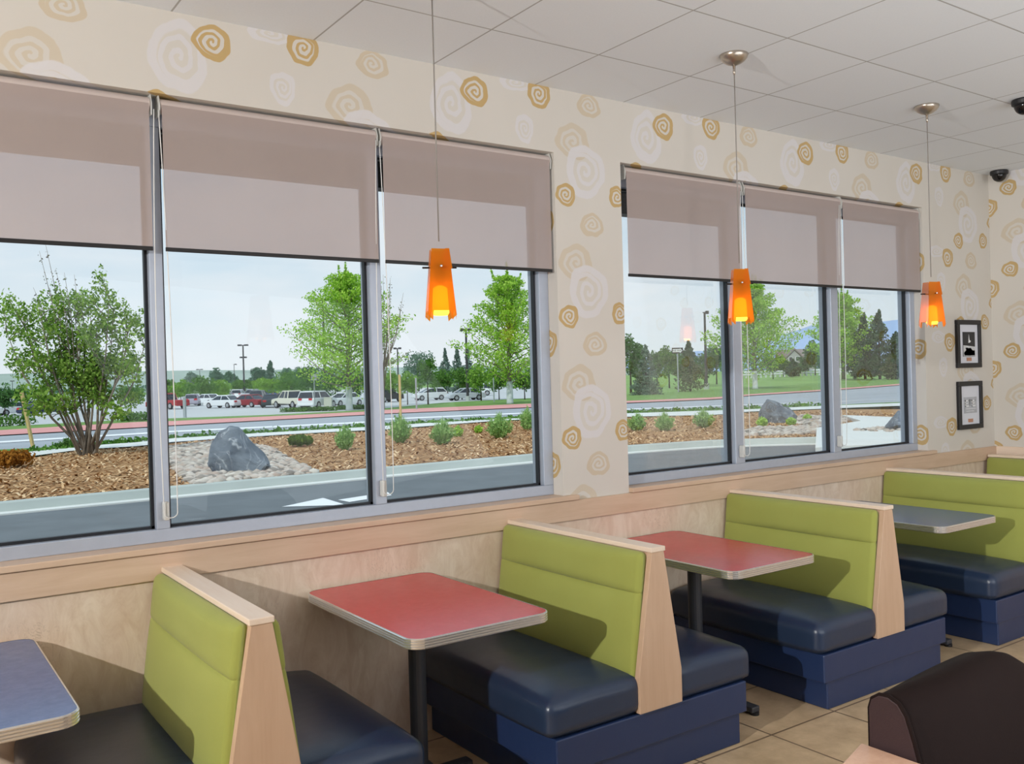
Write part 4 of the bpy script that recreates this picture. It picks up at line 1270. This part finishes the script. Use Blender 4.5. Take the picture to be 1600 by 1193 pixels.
lamp_post(509, 630, 468, 'lamp post rising behind the bright tree of the near window', 2, False, 10, .16)
lamp_post(623, 620, 544, 'double headed lamp post right of the near window\'s second mullion', 2, False, 6, .12)
lamp_post(731, 626, 515, 'tall double headed lamp post left of the right-hand bright tree', 2, False, 9, .14)
lamp_post(1104, 608, 488, 'tall black lamp post in the far window', 1, False, 6, .12)
lamp_post(367, 614, 569, 'small distant lamp post left of the tall one', 1, False, 4, .1)
lamp_post(313, 615, 577, 'distant lamp post above the round lot trees', 2, False, 5, .1)
lamp_post(20, 622, 595, 'distant double headed lamp post at the left edge', 2, False, 3, .1)

# ================================================================== CARS
M['tyre'] = plain('tyre_rubber', rgb(30,30,32), .8)
M['rim'] = plain('wheel_rim', rgb(176,178,182), .35, .6)
M['cglass'] = plain('car_glass', rgb(44,52,60), .1)
M['tail'] = plain('tail_light', rgb(190,30,34), .3)
M['head'] = plain('head_light', rgb(220,224,226), .2)
PAINT = {k: plain('car_paint_'+k, c, .3, .15, .5) for k, c in {'white': rgb(226,230,232), 'silver': rgb(186,192,198), 'red': rgb(168,38,44), 'maroon': rgb(140,34,44), 'grey': rgb(96,102,108), 'black': rgb(34,38,42), 'green': rgb(34,52,54), 'blue': rgb(52,96,176), 'navy': rgb(32,42,78), 'cream': rgb(216,214,196), 'lilac': rgb(166,162,176)}.items()}
def car(u, vb, kind, paint, head, label):
    b = G(u, vb)
    t = thing('car', label, 'car', b, radians(head)); P = PAINT[paint]
    L, W, H = {'sedan': (4.6,1.78,1.42), 'hatch': (4.2,1.72,1.52), 'suv': (4.6,1.84,1.74), 'pickup': (5.3,1.9,1.8), 'jeep': (4.3,1.8,1.82)}[kind]
    h = W/2
    if kind == 'sedan':
        body = [(-L/2,.34),(-L/2-.02,.60),(-L/2+.05,.86),(-1.45,.93),(.95,.92),(1.7,.84),(L/2-.06,.72),(L/2,.52),(L/2-.04,.28),(-L/2+.1,.26)]
        cab = [(-1.72,.92),(-1.05,1.36),(-.2,H),(.35,1.36),(1.15,.91)]
    elif kind == 'hatch':
        body = [(-L/2,.34),(-L/2-.02,.70),(-L/2+.04,1.0),(-1.3,1.0),(.8,.98),(1.55,.88),(L/2-.05,.74),(L/2,.52),(L/2-.04,.28),(-L/2+.1,.26)]
        cab = [(-L/2+.05,1.0),(-1.65,1.42),(-.4,H),(.25,1.42),(1.2,.95)]
    elif kind in ('suv', 'jeep'):
        body = [(-L/2,.42),(-L/2-.02,.8),(-L/2+.02,1.1),(.9,1.1),(1.75,1.02),(L/2-.04,.92),(L/2,.6),(L/2-.04,.36),(-L/2+.1,.34)]
        cab = [(-L/2+.04,1.1),(-L/2+.22,H-.04),(-.8,H),(.3,H-.04),(1.0,1.09)] if kind == 'suv' else [(-L/2+.04,1.1),(-L/2+.10,H),(.45,H),(.8,1.09)]
    else:
        body = [(-L/2,.48),(-L/2,.98),(-L/2+.02,1.05),(-.55,1.05),(1.1,1.08),(2.3,.98),(L/2,.85),(L/2,.5),(-L/2+.1,.42)]
        cab = [(-.6,1.05),(-.45,H-.02),(.4,H),(.7,H-.06),(1.25,1.07)]
    bm_ = MB().prism(body, 'y', -h, h).build('body', P, t, bevel=.08)
    # tapering glasshouse with painted roof
    n = len(cab); top = max(z for x, z in cab); lowz = min(z for x, z in cab)
    def inset(z): return (h-.06)-(z-lowz)/(top-lowz)*.20
    vs = [(x, -inset(z), z) for x, z in cab]+[(x, inset(z), z) for x, z in cab]
    MB().add(vs, [tuple(range(n)), tuple(range(2*n-1, n-1, -1))]+[(i, n+i, n+i+1, i+1) for i in range(n-1)]).build('glasshouse', M['cglass'], t, bevel=.02)
    x0, x1 = cab[1][0], cab[-2][0]
    MB().pad(x0-.04, x1+.04, -h+.22, h-.22, top-.10, top+.025, .045, 4).build('roof', P, t, smooth=True)
    pil = MB()
    for s in (-1, 1):
        for i in range(n-1):
            if i in (0, n-2) or True:
                (xa, za), (xb, zb) = cab[i], cab[i+1]
                pil.tube([(xa, s*(inset(za)+.01), za), (xb, s*(inset(zb)+.01), zb)], .045, 4)
        xm = (x0+x1)/2; pil.tube([(xm, s*(inset(lowz)+.01), lowz), (xm, s*(inset(top)+.01), top)], .045, 4)
    pil.build('window_pillars', P, t)
    r = .33 if kind not in ('suv','pickup','jeep') else .39
    for sx in (-L*.30, L*.31):
        for s in (-1, 1):
            w = MB().lathe([(r*.55, s*(h-.19)), (r, s*(h-.17)), (r, s*(h+.01)), (r*.93, s*(h+.03)), (r*.62, s*(h+.03))], (sx,0,r), 18, 'y').build('wheel', M['tyre'], t)
            MB().lathe([(r*.60, s*(h+.020)), (r*.60, s*(h+.036)), (r*.2, s*(h+.045))], (sx,0,r), 14, 'y').build('rim', M['rim'], w)
    zl = body[2][1]-.22
    for s in (-1, 1):
        MB().box(-L/2-.05, -L/2+.10, s*h*.62-.18, s*h*.62+.18, zl, zl+.20).build('tail_light', M['tail'], t)
        MB().box(L/2-.16, L/2+.01, s*h*.66-.17, s*h*.66+.17, zl-.06, zl+.10).build('head_light', M['head'], t)
    MB().box(-L/2-.06, -L/2+.05, -h+.05, h-.05, .38, .58).box(L/2-.06, L/2+.05, -h+.05, h-.05, .34, .52).build('bumper', P, t, bevel=.03)
    return t
CARS = [
 (262,639,'pickup','red',114,'red pickup truck right of the near mullion'),
 (301,634,'hatch','lilac',70,'lilac grey car behind the steel post'),
 (324,632,'sedan','white',112,'white car left of the white sedan, under the round trees'),
 (350,637,'sedan','white',118,'white sedan beside the maroon coupe'),
 (388,636,'sedan','maroon',116,'maroon red coupe right of the white sedan'),
 (405,630,'suv','grey',60,'dark grey car right behind the maroon coupe'),
 (424,636,'sedan','green',66,'very dark green sedan at the end of the row'),
 (446,632,'sedan','grey',60,'grey sedan half behind the dark green one'),
 (353,626,'suv','silver',60,'silver car in the second row left of the lamp post'),
 (373,624,'suv','white',62,'white van in the second row at the lamp post'),
 (394,624,'suv','silver',110,'silver wagon in the second row right of the lamp post'),
 (417,624,'hatch','blue',110,'bright blue car in the second row'),
 (457,637,'pickup','cream',100,'cream pickup truck left of the white SUV'),
 (497,638,'suv','white',36,'white SUV with red tail light behind the low hedge'),
 (538,634,'sedan','white',200,'white car right of the utility cabinet'),
 (604,628,'jeep','black',20,'black boxy jeep right of the near window\'s second mullion'),
 (671,625,'hatch','white',172,'white hatchback left of the silver sedan'),
 (727,625,'sedan','silver',170,'silver sedan with its side to the window'),
 (746,618,'suv','white',150,'white SUV parked behind the silver sedan'),
 (28,648,'sedan','white',10,'white car at the left edge above the hedge'),
 (66,648,'sedan','navy',30,'navy car beyond the leaning timber stake'),
 (96,640,'suv','white',10,'white SUV glimpsed through the left shrub'),
]
for c in CARS: car(*c)

# ================================================================== HOUSE, FENCE, HILLS
hb = G(1243, 579); hb2 = depth_of(hb); k = hb2/FPX
M['siding'] = plain('grey_siding', rgb(164,164,162), .8, 0, .2, .04, 3)
M['roof'] = plain('brown_shingle', rgb(136,126,122), .9, 0, .1, .12, 2)
M['wtrim'] = plain('white_trim', rgb(226,228,230), .6)
t = thing('house', 'grey gabled house in the distance behind the trees of the far window', 'house', hb, -YAW*1.15)
W = 34*k; H = 30*k
MB().prism([(-W*.62,0),(W*.95,0),(W*.95,H*.55),(-W*.62,H*.55)], 'y', W*.35, W*1.2).build('wall', M['siding'], t)
g = MB().prism([(-W*.42,0),(W*.36,0),(W*.36,H*.62),(-W*.03,H*1.05),(-W*.42,H*.62)], 'y', 0, W*.5).build('gable_wall', M['siding'], t)
r_ = MB()
r_.prism([(-W*.50,H*.58),(-W*.03,H*1.10),(W*.44,H*.58),(W*.44,H*.66),(-W*.03,H*1.19),(-W*.50,H*.66)], 'y', -W*.05, W*.5)
r_.prism([(W*.30,H*.55),(W*1.45,H*.55),(W*1.3,H*.62),(W*1.1,H*1.15)], 'x', -W*.66, W*1.0)
r_.build('roof', M['roof'], t)
for x in (-W*.20, W*.10):
    f = MB().box(x-W*.09, x+W*.09, -.10, 0.02, H*.50, H*.74).build('window', M['wtrim'], t)
    MB().box(x-W*.07, x+W*.07, -.14, -.10, H*.52, H*.72).build('window_pane', M['cglass'], f)
# white fence in front of the houses
a, b = G(1150, 590), G(1330, 583)
fm = MB(); n = 26
for i in range(n+1):
    p = a.lerp(b, i/n); p.z = terrain(p.x, p.y); fm.box(p.x-.1, p.x+.1, p.y-.1, p.y+.1, p.z-.2, p.z+1.0)
    if i < n:
        q2 = a.lerp(b, (i+1)/n); q2.z = terrain(q2.x, q2.y)
        for z in (.35, .75): fm.tube([p+Vector((0,0,z)), q2+Vector((0,0,z))], .13, 4)
tag(fm.build('rail_fence', M['wtrim']), 'long white rail fence across the field in the far window', 'fence')
def ridge(name, pts, Y, mat, zb=-3):
    # a rounded hill range following a skyline
    m = MB(); vs = []; P = [ony(u, v, Y) for u, v in pts]
    rows = [(0, 1.0), (.5, .86), (1, .55), (1.6, .18), (2.2, -.02)]
    for f, hgt in [(-.8,.5)]+rows:
        for p in P: vs.append((p.x, Y-f*Y*.16, zb+(p.z-zb)*hgt if f >= 0 else zb))
    n = len(P); R = len(rows)+1
    m.add(vs, [(r*n+i, (r+1)*n+i, (r+1)*n+i+1, r*n+i+1) for r in range(R-1) for i in range(n-1)])
    return struct(m.build(name, mat, smooth=True))
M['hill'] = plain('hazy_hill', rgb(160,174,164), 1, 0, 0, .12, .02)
M['mount'] = plain('haze_blue_mountain', rgb(160,183,214), 1, 0, 0, .04, .002)  # distance haze painted into the colour
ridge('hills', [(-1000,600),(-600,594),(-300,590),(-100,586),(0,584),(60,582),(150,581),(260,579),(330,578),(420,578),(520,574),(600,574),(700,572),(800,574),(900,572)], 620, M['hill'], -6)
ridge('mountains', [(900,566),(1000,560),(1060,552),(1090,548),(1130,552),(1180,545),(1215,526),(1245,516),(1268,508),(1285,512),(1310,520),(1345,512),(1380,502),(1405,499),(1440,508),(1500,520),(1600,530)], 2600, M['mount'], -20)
# distant tree line
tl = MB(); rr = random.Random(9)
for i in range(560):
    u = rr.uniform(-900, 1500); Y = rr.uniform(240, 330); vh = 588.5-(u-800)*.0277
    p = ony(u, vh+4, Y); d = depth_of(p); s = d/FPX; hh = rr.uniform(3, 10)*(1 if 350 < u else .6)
    leaves_buds(tl, rr, (p.x, p.y, p.z+hh*s*.5), (8*s, 8*s, hh*s), 36, 1.6*s)
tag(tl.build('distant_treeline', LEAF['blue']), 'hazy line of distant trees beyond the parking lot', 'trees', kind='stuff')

# ================================================================== SKY, SUN, LIGHTS
w = bpy.data.worlds.new('sky'); scn.world = w; w.use_nodes = True
nt = NT(w)
tc = nt.n('ShaderNodeTexCoord').outputs['Generated']
sp = nt.n('ShaderNodeSeparateXYZ', {0: tc}).outputs
up = nt.n('ShaderNodeMapRange', {'Value': sp[2], 1: 0.0, 2: .30}).outputs[0]
base = nt.mix(up, rgb(226,234,238), rgb(172,206,234))
mp = nt.n('ShaderNodeMapping', {'Vector': tc, 'Scale': (2.2, 2.2, 7.0)}).outputs[0]
cl = nt.n('ShaderNodeTexNoise', {'Vector': mp, 'Scale': 1.6, 'Detail': 6.0, 'Roughness': .55})
cf = nt.n('ShaderNodeMapRange', {'Value': cl.outputs[0], 1: .40, 2: .62}).outputs[0]
c = nt.mix(nt.math('MULTIPLY', cf, .8), base, rgb(232,236,242))
bg = nt.n('ShaderNodeBackground', {0: c, 1: 1.1}); o = nt.n('ShaderNodeOutputWorld'); nt.l(bg.outputs[0], o.inputs[0])
def light(name, typ, loc, energy, target=None, color=(1,1,1), **kw):
    l = bpy.data.lights.new(name, typ); l.energy = energy; l.color = color
    for k_, v_ in kw.items(): setattr(l, k_, v_)
    o = bpy.data.objects.new(name, l); COL.objects.link(o); o.location = loc
    if target is not None:
        o.rotation_euler = (Vector(target)-Vector(loc)).to_track_quat('-Z', 'Y').to_euler()
    return o
light('sun', 'SUN', (0,0,50), 2.1, (6.5, 4.5, 41), (1,.97,.9), angle=radians(3))
key = light('key_lamp', 'POINT', (-9.5,-2.3,2.28), 100, None, (1,.985,.965), shadow_soft_size=.03)
key.data.use_nodes = True
kn = key.data.node_tree; em = [n for n in kn.nodes if n.type == 'EMISSION'][0]
fo_ = kn.nodes.new('ShaderNodeLightFalloff'); fo_.inputs[0].default_value = 1.0; kn.links.new(fo_.outputs['Linear'], em.inputs['Strength'])
light('ceiling_fill', 'AREA', (-5.5,-5.6,3.12), 6, (-5.5,-5.6,0), (.97,.98,1), shape='RECTANGLE', size=9, size_y=4.5)  # added overhead fill behind the camera, not a known fixture
light('room_fill', 'AREA', (-3.0,-6.8,2.3), 8, (-1.4,0,2.3), (.97,.98,1), shape='RECTANGLE', size=3, size_y=1.6, spread=radians(75))
light('up_fill', 'AREA', (-3.6,-4.8,1.6), 106, (-2.6,-3.0,3.15), (.90,.95,1), shape='RECTANGLE', size=5, size_y=2.5)  # added fill pointing up to brighten the ceiling, out of view

# ================================================================== CAMERA
cd = bpy.data.cameras.new('camera'); cam = bpy.data.objects.new('camera', cd); COL.objects.link(cam)
cd.sensor_fit = 'HORIZONTAL'; cd.sensor_width = 36; cd.lens = FPX*36/1600; cd.clip_start = .05; cd.clip_end = 8000
Rm = Matrix((RT, UP, -fw)).transposed()
cam.matrix_world = Matrix.Translation(C0) @ Rm.to_4x4()
scn.camera = cam
scn.view_settings.view_transform = 'Standard'
scn.view_settings.look = 'None'
scn.view_settings.exposure = 0
